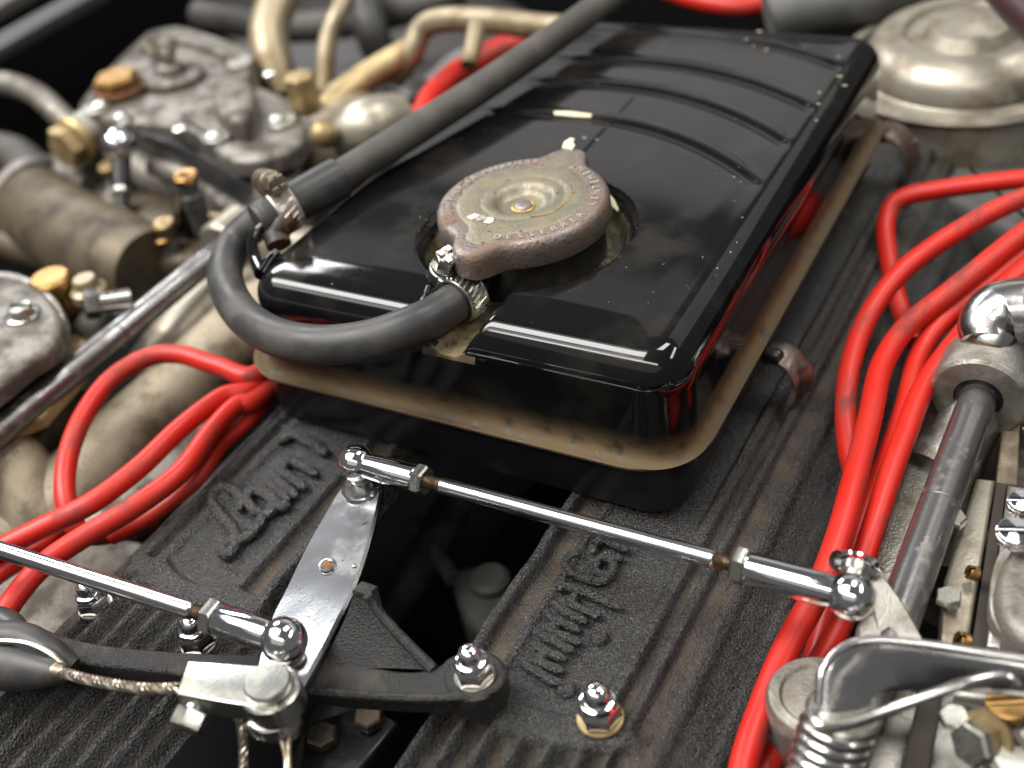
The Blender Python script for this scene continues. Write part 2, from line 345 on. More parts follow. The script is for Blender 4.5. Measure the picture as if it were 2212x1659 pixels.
# ------------------------------------------------------------------ header tank
def rrect(x0, x1, y0, y1, r, z, n=10, k=40):
    pts = []
    cs = [((x1 - r, y0 + r), -90), ((x1 - r, y1 - r), 0), ((x0 + r, y1 - r), 90), ((x0 + r, y0 + r), 180)]
    for ci, ((cx, cy), a0) in enumerate(cs):
        for i in range(n + 1):
            a = math.radians(a0 + 90 * i / n); pts.append((cx + r * math.cos(a), cy + r * math.sin(a)))
        nx = cs[(ci + 1) % 4]; a = math.radians(nx[1]); q = (nx[0][0] + r * math.cos(a), nx[0][1] + r * math.sin(a)); p = pts[-1]
        for i in range(1, k): pts.append((p[0] + (q[0] - p[0]) * i / k, p[1] + (q[1] - p[1]) * i / k))
    return [(x - .018 * y * x / 180, y, z) for x, y in pts]
CC = (91.0, 56.0)
def tank_top():
    X0, X1, Y0, Y1 = -5.5, 178.3, -6.5, 262
    rings = []
    for z, o in ((-43.8, 4.0), (-43.4, 2.4), (-42.2, .8), (-40, .1), (-37, 0), (-30, 0), (-22, -.2), (-17, 0)):
        e = z * .09
        rings.append(rrect(X0 - o + e * .9, X1 + o + e * .25, Y0 - o, Y1 + o, 16 + o, z, 10, 150))
    for a in range(0, 91, 6):
        t = math.radians(a); o = -13.5 * (1 - math.cos(t)); rings.append(rrect(X0 - o, X1 + o, Y0 - o, Y1 + o, 16 + o, -13.5 + 13.5 * math.sin(t), 10, 150))
    o = 14.4
    while o < 90.8:
        rings.append(rrect(X0 + o, X1 - o, Y0 + o, Y1 - o, max(16 - o, 0.6), 0, 10, 150)); o += .8
    rings.append(rrect(X0 + 91.88, X1 - 91.88, Y0 + 91.88, Y1 - 91.88, .01, 0, 10, 150))
    g = loft(rings, False, True)
    A = np.array([v[:] for v in g.v]); x, y, z = A.T
    d = np.hypot(x - CC[0], y - CC[1])
    # round sump round the filler neck and the trough that leads the nipple out through the front edge
    wall = ss(35, 42.5, d)
    cxl = CC[0] - 1.5 + (56 - y) * .012
    e = np.abs(x - cxl); hw = 11 + np.clip(y, -5, 30) * -.02
    tr = ss(2.0, 18.5, e); tr = np.where(y < CC[1], tr, 1)
    depthc = -10.5; deptht = -15.5
    z1 = depthc + (0 - depthc) * wall
    z2 = deptht + (1.0 - deptht) * tr
    lim = np.minimum(z1 + .0, z2)
    k = 2.6; soft = np.minimum(z, lim)
    dz_ = z - lim; soft = np.where(np.abs(dz_) < k, np.minimum(z, lim) - (k - np.abs(dz_)) ** 2 / (4 * k), soft)
    use = (z > -19) & (lim < 0.6)
    z = np.where(use, soft, z)
    # shallow crown and the stamped cross ribs towards the far end
    inner = ss(8, 22, np.minimum.reduce([x + 5, 175 - x, y + 5, 260 - y]))
    z = z + 1.6 * inner * np.sin(x / 180 * np.pi) * np.where(use & (lim < 0), 0, 1)
    for y0_, dr, xa, wd in ((145, 41, 75, 95), (178, 32, 70, 90), (204, 25, 75, 84), (244, 24, 60, 100)):
        yc = y0_ - dr * (np.clip(x - xa, 0, 200) / wd) ** 2
        q = (y - yc) / 2.4
        z = z - (.62 * np.exp(-q ** 2) - .30 * np.exp(-(q - 2.2) ** 2)) * ss(5, 60, x) * (1 - ss(159, 165, x)) * (y > 85)
    g.v = [Vector(v) for v in np.stack([x, y, z], -1).tolist()]
    return g
HT = Thing('header_tank', 'glossy black pressed steel coolant tank with a brown dusty flange on top of the engine', 'coolant tank')
tt = tank_top()
# split off the dirty sump faces as a part of their own look
vA = np.array([v[:] for v in tt.v]); isin = (vA[:, 2] < -4.0) & (vA[:, 1] > -3.2) & ((np.hypot(vA[:, 0] - CC[0], vA[:, 1] - CC[1]) < 41) | ((np.abs(vA[:, 0] - CC[0] + 1) < 16) & (vA[:, 1] < 56))) & (vA[:, 1] < 100)
isin &= (vA[:, 2] > -19)
isin |= (np.abs(vA[:, 0] - 90) < 12) & (vA[:, 1] < -3.4) & (vA[:, 2] > -19) & (vA[:, 2] < -12.2)
def sub(g, fs):
    mp = {}; r = G()
    for f in fs:
        q = []
        for i in f:
            if i not in mp: mp[i] = len(r.v); r.v.append(g.v[i])
            q.append(mp[i])
        r.f.append(tuple(q))
    return r
fin = [f for f in tt.f if all(isin[i] for i in f)]; fout = [f for f in tt.f if not all(isin[i] for i in f)]
HT.part('upper_shell', sub(tt, fout), FLNG, ang=50)
sump = sub(tt, fin); HT.part('filler_recess', sump, PAN, ang=60, label='brown dirty recess round the filler neck')
fl = [rrect(-12, 176, -5.5, 262, 14, -43.7), rrect(-17, 179.2, -9, 264, 22, -43.95), rrect(-19, 180.8, -10.6, 266, 25, -43.6), rrect(-20, 181.8, -11.6, 267, 26, -44.1), rrect(-19.8, 181.6, -11.4, 267, 26, -45.2), rrect(-14, 176, -4, 260, 20, -45.4)]
HT.part('flange', loft(fl, False, False), FLNG, ang=60)
HT.part('flange_seam', loft([rrect(-14, 178, -5, 262, 20, -45.6), rrect(-18.6, 179.2, -8.2, 265.6, 25, -45.8), rrect(-18.8, 179.4, -8.4, 265.8, 25, -46.9), rrect(-13, 176, -5, 262, 20, -47.2)], False, False), LOWB)
lb = [rrect(-12, 175, -6.5, 258, 15, -46, 10, 12), rrect(-12.5, 175.5, -7, 258, 15, -49, 10, 12), rrect(-12, 175.5, -7, 258, 15, -63, 10, 12), rrect(-11, 174.5, -6.5, 257, 14, -68, 10, 12), rrect(-6, 170, -3, 253, 12, -70.6, 10, 12)]
HT.part('lower_box', loft(lb, True, True), LOWB)
HT.part('filler_neck', lathe([(30, -12), (29.6, 0), (28.6, 3.2), (27.4, 3.4), (27.4, -11)], (CC[0], CC[1], 0), seg=56, cap=False), BLK)
# nipple from the neck out to the hose
n0 = Vector((88.5, 34, -5.5)); n1 = P(1010, 632, -5.5)
HT.part('overflow_nipple', tube([n0, n1, n1 + (n1 - n0) * .6], 5.0, 18, 6), BLK)
# side stub at the front left corner and its welded loop
st = [P(603, 530, -4), P(597, 506, -1), P(612, 482, 2), P(630, 462, 3)]
k_ = HT.part('side_stub', tube(st, 5.2, 20, 6), mat('rusty_black_pipe', (.02, .016, .014), .5, 0, (.13, .05, .02), 160, .45, .62, .85), label='rusty stub pipe at the left corner')
HT.part('stub_bracket', tube([P(566, 590, -3), P(552, 560, -2), P(545, 528, 0), P(556, 500, 2), P(578, 482, 4)], [3.2, 2.6, 2.3, 2.2, 2.4], 12, 8) + tube([P(566, 590, -3), P(585, 560, 0), P(600, 545, 1)], [3.2, 2.2, 1.8], 12, 6), PAINT)
HT.done((88, 118, -70.4))
# ------------------------------------------------------------------ radiator cap
def cap_r(th, r0):
    r = r0
    for e, am, wd in ((math.radians(87), 9.6, .235), (math.radians(-92.5), 8.6, .25)):
        d = (th - e + math.pi) % (2 * math.pi) - math.pi; r += am * math.exp(-abs(d / wd) ** 3.2)
    return r
def cap_ring(r0, z, n=160, dr=0):
    return [(CC[0] + (cap_r(2 * math.pi * i / n, r0) + dr) * math.cos(2 * math.pi * i / n), CC[1] + (cap_r(2 * math.pi * i / n, r0) + dr) * math.sin(2 * math.pi * i / n), z) for i in range(n)]
RC = Thing('radiator_cap', 'round eared steel radiator cap with stamped lettering and worn yellow centre on the black tank', 'radiator cap')
rc = [cap_ring(31.5, 3.6), cap_ring(32.6, 3.4), cap_ring(33, 4.2), cap_ring(33, 9.6), cap_ring(32.9, 11.2), cap_ring(32.2, 12.9), cap_ring(31.2, 13.7), cap_ring(30, 14.0), cap_ring(27.5, 13.9), cap_ring(24.9, 13.85)]
RC.part('cap_shell', loft(rc, False, False), CAPM, ang=60)
def plain_ring(r, z, n=160, mixr=0): return [(CC[0] + (r + (cap_r(2 * math.pi * i / n, 0)) * mixr) * math.cos(2 * math.pi * i / n), CC[1] + (r + (cap_r(2 * math.pi * i / n, 0)) * mixr) * math.sin(2 * math.pi * i / n), z) for i in range(n)]
cd = [plain_ring(24.9, 13.85, mixr=1), plain_ring(24.2, 14.15, mixr=.9), plain_ring(21.6, 14.15, mixr=.3), plain_ring(19, 14.1), plain_ring(16.6, 14.0), plain_ring(15.9, 13.7), plain_ring(15.2, 14.0), plain_ring(12.5, 13.9), plain_ring(11.3, 13.5), plain_ring(10, 12.0), plain_ring(8.7, 10.6), plain_ring(7, 10.1), plain_ring(3, 10.0)]
RC.part('centre_plate', loft(cd, False, True), CAPC, ang=60)
RC.part('rivet_ring', lathe([(4.3, 0), (4.5, .5), (4.0, .7), (3.6, .5)], (CC[0], CC[1], 9.9), cap=False), YLW)
RC.part('rivet', lathe([(3.7, 0), (3.7, .7), (3.2, 1.3), (2.0, 1.7), (.6, 1.8)], (CC[0], CC[1], 10), cap=True), CAPM)
def letter_mesh(ch, size):
    cu = bpy.data.curves.new('l', 'FONT'); cu.body = ch; cu.size = size; cu.extrude = size * .06; cu.align_x = 'CENTER'; cu.resolution_u = 3
    ob = bpy.data.objects.new('l', cu); me = bpy.data.meshes.new_from_object(ob)
    g = G([v.co for v in me.vertices], [tuple(p.vertices) for p in me.polygons]); bpy.data.objects.remove(ob); bpy.data.curves.remove(cu); bpy.data.meshes.remove(me); return g
def cap_text(s, r, p0, p1, ccw):
    a0 = math.atan2(p0.y - CC[1], p0.x - CC[0]); a1 = math.atan2(p1.y - CC[1], p1.x - CC[0])
    if ccw and a1 < a0: a1 += 2 * math.pi
    if not ccw and a1 > a0: a1 -= 2 * math.pi
    for i, ch in enumerate(s):
        if ch == ' ': continue
        a = a0 + (a1 - a0) * i / (len(s) - 1); q = Vector((CC[0] + r * math.cos(a), CC[1] + r * math.sin(a), 14.15))
        m = Matrix.Translation(q) @ Matrix.Rotation(a + (math.pi / 2 if ccw else -math.pi / 2), 4, 'Z') @ Matrix.Translation((0, -1.3 if ccw else -1.3, 0))
        RC.part('letter', letter_mesh(ch, 4.1).x(m), CAPL)
cz = lambda a, b: P(899 + .2188 * a, 294 + .2188 * b, 14)
cap_text('DESSERRER LENTEMENT', 28.2, cz(875, 885), cz(1500, 335), True)
cap_text('PHER ER HENOUERS', 28.0, cz(335, 625), cz(1190, 215), False)
# winged wheel mark
e0 = cz(640, 820); em = Matrix.Translation(e0 + Vector((0, 0, .3))) @ Matrix.Rotation(math.atan2(cz(760, 850).y - cz(500, 790).y, cz(760, 850).x - cz(500, 790).x), 4, 'Z')
RC.part('wheel_mark', lathe([(1.9, -.3), (1.9, .35), (1.3, .4), (1.2, 0), (.8, 0), (.7, .4), (.01, .4)], seg=20, cap=False).x(em), CAPL)
wg = G()
for sgn in (-1, 1):
    for k in range(5):
        wg = wg + box((sgn * (4.1 - .25 * abs(k - 1)), (k - 2) * .8, 0), (4.2 - .5 * abs(k - 2), .42, .5), .1)
RC.part('wing_mark', wg.x(em), CAPL)
for (a, b, c) in (((505, 400), (440, 480), (435, 580)), ((1520, 470), (1530, 600), (1440, 690)), ((1440, 690), (1330, 770), (1130, 800))):
    RC.part('scribe_line', tube([cz(*a) + Vector((0, 0, .15)), cz(*b) + Vector((0, 0, .15)), cz(*c) + Vector((0, 0, .15))], .22, 6, 8), YLW)
RC.done((CC[0], CC[1], 3.4))
# ------------------------------------------------------------------ hoses and clamps
hp = [(1012, 632, -5.5), (955, 672, -5), (895, 702, -4), (800, 734, -6), (690, 745, -8), (590, 725, -10), (520, 675, -12), (486, 600, -12), (505, 530, -10), (550, 485, -4), (600, 455, 1), (640, 435, 4)]
hq = [P(*a) for a in hp]
Hs = Thing('overflow_hose', 'thick black rubber hose looping round the front left corner of the tank', 'hose')
Hs.part('overflow_hose', tube(hq, 7.3, 24, 10), RUBB); Hs.done()
lp = [(566, 478, 3), (640, 436, 5), (716, 394, 6), (850, 310, 8), (1000, 215, 10), (1160, 108, 12), (1310, 0, 14), (1420, -80, 16)]
lq = [P(*a) for a in lp]
Lh = Thing('vent_hose', 'long dark straight hose running along the left edge of the tank to the back', 'hose')
Lh.part('hose', tube(lq[2:], 6.9, 22, 10), RUBD)
Lh.part('hose_sleeve', tube([lq[0], lq[1], lq[2] + (lq[3] - lq[2]) * .12], 8.7, 24, 10) + tube([lq[0] - (lq[1] - lq[0]) * .12, lq[0] + (lq[1] - lq[0]) * .1], [8.0, 8.9], 24, 4), RUBB)
Lh.done()
def clamp(name, label, c, ax, rad, side, mt, mb):
    # worm drive clamp: c centre on the hose, ax hose direction, side the direction of the screw housing
    t = Thing(name, label, 'hose clamp', 'worm drive clamps on the black hoses')
    m = frame(c, ax, side); w = 4.6
    t.part('band', lathe([(rad - .3, -w), (rad + .55, -w), (rad + .75, -w + .5), (rad + .4, -w + 1), (rad + .4, w - 1), (rad + .75, w - .5), (rad + .55, w), (rad - .3, w)], seg=48, cap=False).x(m), mb)
    g = G()
    n = 24
    for i in range(n):
        a = 2 * math.pi * i / n
        if abs((a - math.pi / 2 + math.pi) % (2 * math.pi) - math.pi) < .45: continue
        mm_ = m @ Matrix.Rotation(a, 4, 'Z') @ Matrix.Translation((rad + .6, 0, 0)) @ Matrix.Rotation(.32, 4, 'X')
        g = g + box((0, 0, 0), (1.0, .95, 6.6), .25).x(mm_)
    t.part('band_teeth', g, mb)
    h = m @ Matrix.Translation((0, rad + 3.4, 0)) @ Matrix.Rotation(-math.pi / 2, 4, 'Y')
    k = t.part('screw_housing', lathe([(4.2, -8.5), (5.0, -8.0), (5.0, 4.0), (4.5, 4.4)], seg=24).x(h) + box((0, -3.0, -1.5), (9.2, 3.0, 11), .6).x(h), mt)
    t.part('screw', lathe([(4.4, 4.4), (4.9, 4.8), (4.9, 6.1), (4.2, 6.4)], seg=20).x(h) + lathe([(4.3, 6.4), (4.6, 6.9), (4.6, 11.4), (4.1, 12.0)], seg=6).x(h)
           + sum((box((sx * 1.9, sy * 1.9, 12.5), (2.5, 2.5, 1.3), .25).x(h) for sx in (-1, 1) for sy in (-1, 1)), G()), mt, parent=k)
    t.done(); return t
ax1 = (hq[0] - hq[1]).normalized()
tp = P(968, 560, 4); c1 = P(1000, 640, -5.3)
clamp('hose_clamp', 'bright worm drive clamp below the radiator cap ear on the looped hose', c1, ax1, 8.2, Vector((-1, -.25, .55)), ZINC, ZINC)
c2 = lq[0].lerp(lq[1], .62); ax2 = (lq[1] - lq[0]).normalized()
clamp('hose_clamp', 'small brownish worm drive clamp on the sleeve at the left corner of the tank', c2, ax2, 9.2, Vector((-.6, -.5, 1)), mat('tarnished_steel', (.42, .36, .28), .35, 1., (.25, .18, .12), 150, .4, .65, .5), CAPL)
# ------------------------------------------------------------------ throttle links
def link_end(t, ball_c, dirv, lb_, rb, down):
    d = dirv.normalized()
    t.part('ball_socket', ball(ball_c, rb), CHR)
    t.part('socket_barrel', lathe([(rb * .66, rb * .55), (rb * .72, rb * 1.2), (rb * .72, lb_ - 1), (rb * .66, lb_)], ball_c, d, 28), CHR)
    t.part('lock_nut', hexa(ball_c + d * (lb_ + .15), d, rb * .84, 4.0), ZINC)
    th = [(1.9 if i % 2 else 2.5, .45 * i) for i in range(14)]
    t.part('thread', lathe(th, ball_c + d * (lb_ + 4.1), d, 18), THRD)
    a, b = down
    t.part('ball_stud', lathe([(rb * .45, rb * .7), (rb * .5, rb * 1.05), (rb * .62, rb * 1.1), (rb * .62, rb * 1.45)], ball_c, down if False else Vector(b), 20), ZINC)
    return ball_c + d * (lb_ + 4.1 + .45 * 13)
A = P(771, 1000, -38); B = P(1838, 1288, -38); d = (B - A).normalized()
R1 = Thing('throttle_link', 'long polished link rod in front of the black tank between two chrome ball joints', 'link rod', 'polished throttle links')
e1 = link_end(R1, A, d, 25, 6.7, (0, (0, 0, -1)))
e2 = link_end(R1, B, -d, 31, 7.0, (0, P(1850, 1215, -36) - B))
R1.part('rod', lathe([(2.4, 0), (2.9, .6), (2.9, (e2 - e1).length - .6), (2.4, (e2 - e1).length)], e1, d, 24), POL); R1.done()
A2 = P(614, 1383, -36); B2 = P(-260, 1105, -36); d2 = (B2 - A2).normalized()
R2 = Thing('throttle_link', 'polished link rod entering from the left edge across the ribbed cover to a chrome ball', 'link rod', 'polished throttle links')
e1 = link_end(R2, A2, d2, 25, 7.2, (0, (0, 0, -1)))
R2.part('rod', lathe([(2.4, 0), (3.0, .6), (3.0, (B2 - e1).length)], e1, d2, 24), POL); R2.done()
# ------------------------------------------------------------------ lever arm with cable block
LA = Thing('throttle_lever', 'flat mirror polished steel lever standing upright between the two link rods', 'lever')
Le = [P(738, 1046, -47), P(722, 1071, -48), P(662, 1174, -51), P(616, 1269, -53), P(584, 1333, -53), P(563, 1400, -52), P(548, 1480, -51), P(560, 1545, -51)]
Re = [P(824, 1036, -45), P(822, 1071, -46), P(797, 1174, -49), P(765, 1269, -51), P(728, 1345, -52), P(693, 1412, -51), P(640, 1505, -50), P(620, 1530, -50)]
pl = strip(Le, Re, 3.0)
LA.part('plate', pl, PLATE, ang=18)
LA.part('top_eye', lathe([(6.8, -3.2), (7.2, -2.8), (7.2, -.3), (6.8, .1)], P(780, 1050, -45.4), seg=28), PLATE)
LA.part('hole_rim', lathe([(2.9, -.4), (2.9, .25), (2.3, .35), (1.9, .1), (1.9, -.5)], P(707, 1220, -50.6), seg=24, cap=False), PLATE)
LA.part('hole', lathe([(1.95, -.3), (1.95, .12)], P(707, 1220, -50.6), seg=20), RUST)
LA.part('dimple', lathe([(.9, -.3), (.8, .3), (.3, .5)], P(765, 1222, -50), seg=14), ZINC)
LA.done()
CBk = Thing('cable_clamp', 'nickel block with round pin and small hex bolt at the foot of the polished lever', 'cable clamp')
m0 = CBk.part('block', pslab([(405, 1426), (590, 1440), (600, 1535), (380, 1500)], -37, 7.5, .7), ZINC)
CBk.part('rounded_end', lathe([(8.6, -9), (9.0, -8.6), (9.0, -.8), (8.4, -.3)], P(582, 1484, -37), seg=36), ZINC)
CBk.part('pin', lathe([(6.6, -1), (6.9, .2), (6.9, 1.6), (6.4, 2.2), (1, 2.4)], P(580, 1480, -36), seg=36), ZINC)
CBk.part('lower_plate', pslab([(500, 1545), (585, 1500), (640, 1510), (645, 1550), (620, 1580), (560, 1580)], -50, 5, .8, 5), ZINC)
CBk.part('lower_ring', lathe([(8.4, -3), (8.8, -2.6), (8.8, 1.4), (8.2, 2), (4, 2.1)], P(592, 1535, -47), seg=36), CHR)
hb = P(420, 1535, -44); hd = Vector((.1, -1, -.35))
CBk.part('bolt', hexa(hb, hd, 5.2, 6.0, ph=.3) + lathe([(3.6, -4), (3.6, 0)], hb, hd, 18), ZINC)
CBk.done()
def rope(pts, r, twist=7.0, strands=5, n=14, mt=None):
    q = catmull(pts, n); g = G(); L = 0; ls = [0]
    for i in range(1, len(q)): L += (q[i] - q[i - 1]).length; ls.append(L)
    for s in range(strands):
        path = []
        for i, p in enumerate(q):
            t = (q[min(i + 1, len(q) - 1)] - q[max(i - 1, 0)]).normalized(); a = t.orthogonal().normalized(); a = (Vector((0, 0, 1)) - t * t.z).normalized() if abs(t.z) < .9 else (Vector((1, 0, 0)) - t * t.x).normalized(); b = t.cross(a)
            ph = 2 * math.pi * (s / strands + ls[i] / twist); path.append(p + (a * math.cos(ph) + b * math.sin(ph)) * r * .58)
        g = g + tube(path, r * .5, 6, rawpts=True)
    return g
ROPE = mat('steel_cable', (.55, .50, .44), .28, 1., (.30, .24, .17), 400, .4, .6, .4)
CB = Thing('throttle_cable', 'twisted steel cable from a black rubber boot to the nickel clamp block', 'cable')
CB.part('cable', rope([P(100, 1448, -50), P(140, 1454, -47), P(200, 1470, -44), (P(300, 1486, -42)), P(385, 1487, -41)], 1.75, 9, 5, 30), ROPE)
CB.part('boot', tube([P(-90, 1430, -54), P(-20, 1428, -53), P(40, 1440, -52), P(105, 1450, -50), P(135, 1455, -49)], [9.5, 9.3, 8.2, 5.0, 3.0], 24, 8), RUBB)
CB.part('ferrule', tube([P(126, 1452, -48.8), P(140, 1455, -47.8)], [3.4, 2.5], 16, 3), THRD); CB.done()
solo('cable_tail', 'single loose cable tail hanging down from the clamp block at the bottom edge', 'cable', rope([P(512, 1510, -46), P(520, 1560, -50), P(526, 1620, -56), P(524, 1700, -62)], 1.5, 9, 4, 20), ROPE)
solo('cable_tail', 'split two strand cable tail under the round end of the clamp block', 'cable',
     tube([P(590, 1545, -50), P(606, 1590, -52), P(618, 1640, -56), P(616, 1700, -60)], .9, 8, 8) + tube([P(600, 1545, -50), P(622, 1585, -52), P(624, 1640, -56), P(628, 1700, -60)], .9, 8, 8), ROPE)
# ------------------------------------------------------------------ black cast cross arm with the pivot web
CA = Thing('cross_arm', 'black cast bracket arm bridging the two ribbed covers below the polished lever', 'bracket arm')
zt = -58
ol = [(60, 1345), (130, 1370), (230, 1392), (420, 1408), (560, 1412), (700, 1420), (860, 1448), (940, 1440), (975, 1415), (1040, 1400), (1085, 1425), (1093, 1462), (1060, 1495), (990, 1502), (840, 1500), (700, 1488), (560, 1470), (420, 1458), (230, 1438), (130, 1430), (60, 1430)]
CA.part('arm', pslab(ol, zt, 8.5, 1.4, 3), CASTB, ang=50)
rim = tube([P(640, 1492, zt + .4), P(760, 1500, zt + .4), P(900, 1508, zt + .4), P(1000, 1505, zt + .4), P(1066, 1490, zt + .4), P(1088, 1455, zt + .4)], 1.5, 10, 8)
CA.part('edge_bead', rim, CASTB)
ap = P(790, 1262, -40)
w0, w1, w2, w3 = P(690, 1440, zt - .5), P(935, 1446, zt - .5), P(845, 1395, zt - 3), P(742, 1385, zt - 3)
def wring(t):
    k = t ** .62; e = (1 - t) ** 1.7                                     # concave flanks that flow into the foot
    tip = [ap + Vector((-3.4, -3, -1)), ap + Vector((2.5, -3, -1)), ap + Vector((2.5, 2, -2)), ap + Vector((-3.4, 2, -2))]
    base = [w0, w1, w2, w3]; out = []
    for b, q in zip(base, tip):
        z_ = b.z + (q.z - b.z) * t; m = q.lerp(b, e * .93 + .07 * (1 - t)); out.append(Vector((m.x, m.y, z_)))
    return out
web = loft([wring(t / 10) for t in range(11)])
CA.part('web', web, CASTB, ang=50)
CA.part('web_rib', tube([wring(t / 8)[1] for t in range(9)], [2.0, 1.7, 1.5], 10, 3), CASTB)
CA.part('boss', lathe([(9.4, -9), (9.4, .2), (8.6, 1.1), (5, 1.2)], P(1025, 1462, zt), seg=32), CASTB)
CA.done()
solo('return_bracket', 'dark rubber coated bracket behind the cable boot at the left edge', 'bracket',
     tube([P(-60, 1330, -52), P(10, 1338, -52), P(40, 1368, -54), P(30, 1400, -56)], 4, 16, 8) + tube([P(-60, 1385, -50), P(40, 1380, -50), P(110, 1410, -52), P(160, 1440, -56)], [6, 6, 5, 3], 16, 8), RUBB)
solo('steel_band', 'thin bright steel band edge above the black cable boot', 'metal strip', tube([P(-40, 1384, -43), P(50, 1388, -43), P(105, 1410, -45), P(140, 1440, -48)], 1.1, 8, 8), ZINC)
# ------------------------------------------------------------------ acorn nuts
def acorn(label, u, v, z, r, washer=None, h=1.0, tilt=0):
    b = P(u, v, z); t = Thing('acorn_nut', label, 'nut', 'domed nuts holding the black castings')
    t.part('washer', lathe([(r * 1.14, 0), (r * 1.18, .3), (r * 1.14, 1.0), (r * .8, 1.1)], b, seg=32), washer or ZINC)
    t.part('hexagon', hexa(b + Vector((0, 0, 1.1)), (0, 0, 1), r * 1.1, r * 1.0 * h, .16, ph=.35), CHR)
    t.part('collar', lathe([(r * .86, 0), (r * .93, r * .15), (r * .86, r * .34), (r * .7, r * .4)], b + Vector((0, 0, 1.05 + r * h)), seg=28), CHR)
    t.part('dome', lathe([(r * .66, 0), (r * .68, r * .2), (r * .64, r * .5), (r * .5, r * .74), (r * .26, r * .88), (.05, r * .9)], b + Vector((0, 0, 1.05 + r * h + r * .4)), seg=28), CHR)
    return t.done(b)
acorn('domed chrome nut on a brassy washer at the lower end of the right cover script', 1297, 1553, -69.5, 6.2, BRSD)
acorn('domed chrome nut on the rounded end of the black cross arm', 1026, 1462, -56.8, 5.5)
acorn('domed nut on the left cover under the link rod nearest the red leads', 208, 1312, -70, 5.4)
acorn('domed nut half hidden under the lock nut of the lower link rod', 432, 1392, -70, 5.6)
# ------------------------------------------------------------------ red leads
def lead(label, pts, r=None, dz=0):
    q = [p if isinstance(p, Vector) else P(*p) for p in pts]
    solo('ignition_lead', label, 'cable', tube(q, r or 4.25, 18, 9), RED, group='red spark plug leads')
lead('red lead arching highest over the tan casting left of the tank', [Vector((-26, 80, -60)), Vector((-26, 40, -58)), (556, 808, -56), (470, 790, -54), (390, 766, -52), (320, 772, -51), (240, 820, -52), (180, 900, -54), (146, 990, -58), (142, 1080, -64), (175, 1150, -74), (250, 1150, -82), (330, 1120, -86)])
lead('red lead second from the top left of the tank running down to the left edge', [Vector((-34, 80, -64)), Vector((-28, 40, -62)), (554, 832, -60), (480, 858, -58), (390, 925, -57), (300, 1010, -57), (200, 1085, -58), (100, 1135, -60), (0, 1185, -63), (-80, 1230, -66)])
lead('red lead crossing under the lower link rod to the left edge', [Vector((-24, 80, -68)), Vector((-22, 40, -66)), (562, 856, -62), (510, 878, -60), (455, 935, -59), (390, 1020, -58), (290, 1095, -58), (180, 1160, -59), (100, 1215, -60), (40, 1280, -62), (0, 1345, -64), (-30, 1420, -66)])
lead('short red lead tucked between the lowest left lead and the black cover', [Vector((-22, 60, -78)), Vector((-24, 30, -74)), (540, 906, -68), (480, 960, -67), (420, 1040, -68), (330, 1110, -72), (240, 1160, -78)], 3.4)
lead('dark red lead low behind the two left leads at the left edge', [(130, 1150, -78), (70, 1190, -74), (0, 1235, -72), (-60, 1280, -72)], 4.2)
lead('red lead looping topmost at the right edge and hooking down behind the others', [(2300, 378, -48), (2180, 390, -50), (2040, 408, -54), (1945, 430, -58), (1914, 480, -64), (1920, 560, -70), (1940, 650, -76), (1975, 740, -82)])
lead('red lead bowing furthest left beside the black cover', [(2300, 395, -40), (2180, 440, -42), (2060, 505, -46), (1950, 585, -52), (1878, 680, -58), (1840, 780, -62), (1828, 880, -66), (1836, 980, -70), (1862, 1060, -74)])
lead('long scuffed red lead running from the right edge to the bottom edge', [(2300, 440, -46), (2190, 520, -48), (2060, 625, -52), (1960, 705, -56), (1905, 790, -58), (1880, 900, -58), (1850, 1020, -58), (1815, 1150, -60), (1770, 1270, -64), (1700, 1400, -70), (1650, 1520, -74), (1610, 1640, -76), (1590, 1760, -78)], 4.4)
lead('thin red lead squeezed between two long leads on the right', [(2290, 480, -52), (2160, 590, -56), (2040, 690, -60), (1985, 770, -64), (1955, 880, -66), (1915, 1000, -66), (1870, 1110, -68), (1830, 1230, -74), (1790, 1330, -80), (1760, 1430, -86)], 4.1)
lead('red lead lying against the silver casting and ending at the bottom edge', [(2300, 520, -50), (2180, 610, -54), (2080, 720, -58), (2000, 830, -60), (1955, 940, -62), (1915, 1050, -64), (1880, 1160, -68), (1835, 1300, -76), (1790, 1400, -80), (1720, 1520, -84), (1660, 1650, -86), (1630, 1740, -88)], 4.2)
lead('wide red lead furthest right behind the chrome elbow', [(2300, 560, -60), (2200, 640, -64), (2120, 730, -68), (2060, 800, -74)], 4.5)
lead('red lead far behind the tank under the thin upright tube', [(900, 290, -60), (935, 210, -60), (990, 158, -58), (1060, 118, -56), (1150, 80, -56)], 8)
lead('blurred red lead behind the far rear edge of the tank', [(1440, -20, -40), (1530, 6, -42), (1620, 14, -44), (1720, -10, -46)], 6)
# ------------------------------------------------------------------ shafts
def shaft(name, label, x, z, y0, y1, r, joints):
    t = Thing(name, label, 'shaft'); ys = [y0] + joints + [y1]
    for a, b in zip(ys[:-1], ys[1:]):
        t.part('shaft_section', lathe([(r - .4, 0), (r, .4), (r, b - a - .6), (r - .4, b - a - .2)], (x, a, z), (0, 1, 0), 30), STL)
    return t
SL = shaft('throttle_shaft', 'long grey steel shaft running diagonally past the left carburettors', -110, -60, -190, 120, 6.3, [8]); SL.done()
SR = shaft('throttle_shaft', 'thick grey steel shaft coming out of the round silver bearing on the right', 256, -60, -70, 92, 6.6, [22]); SR.done()
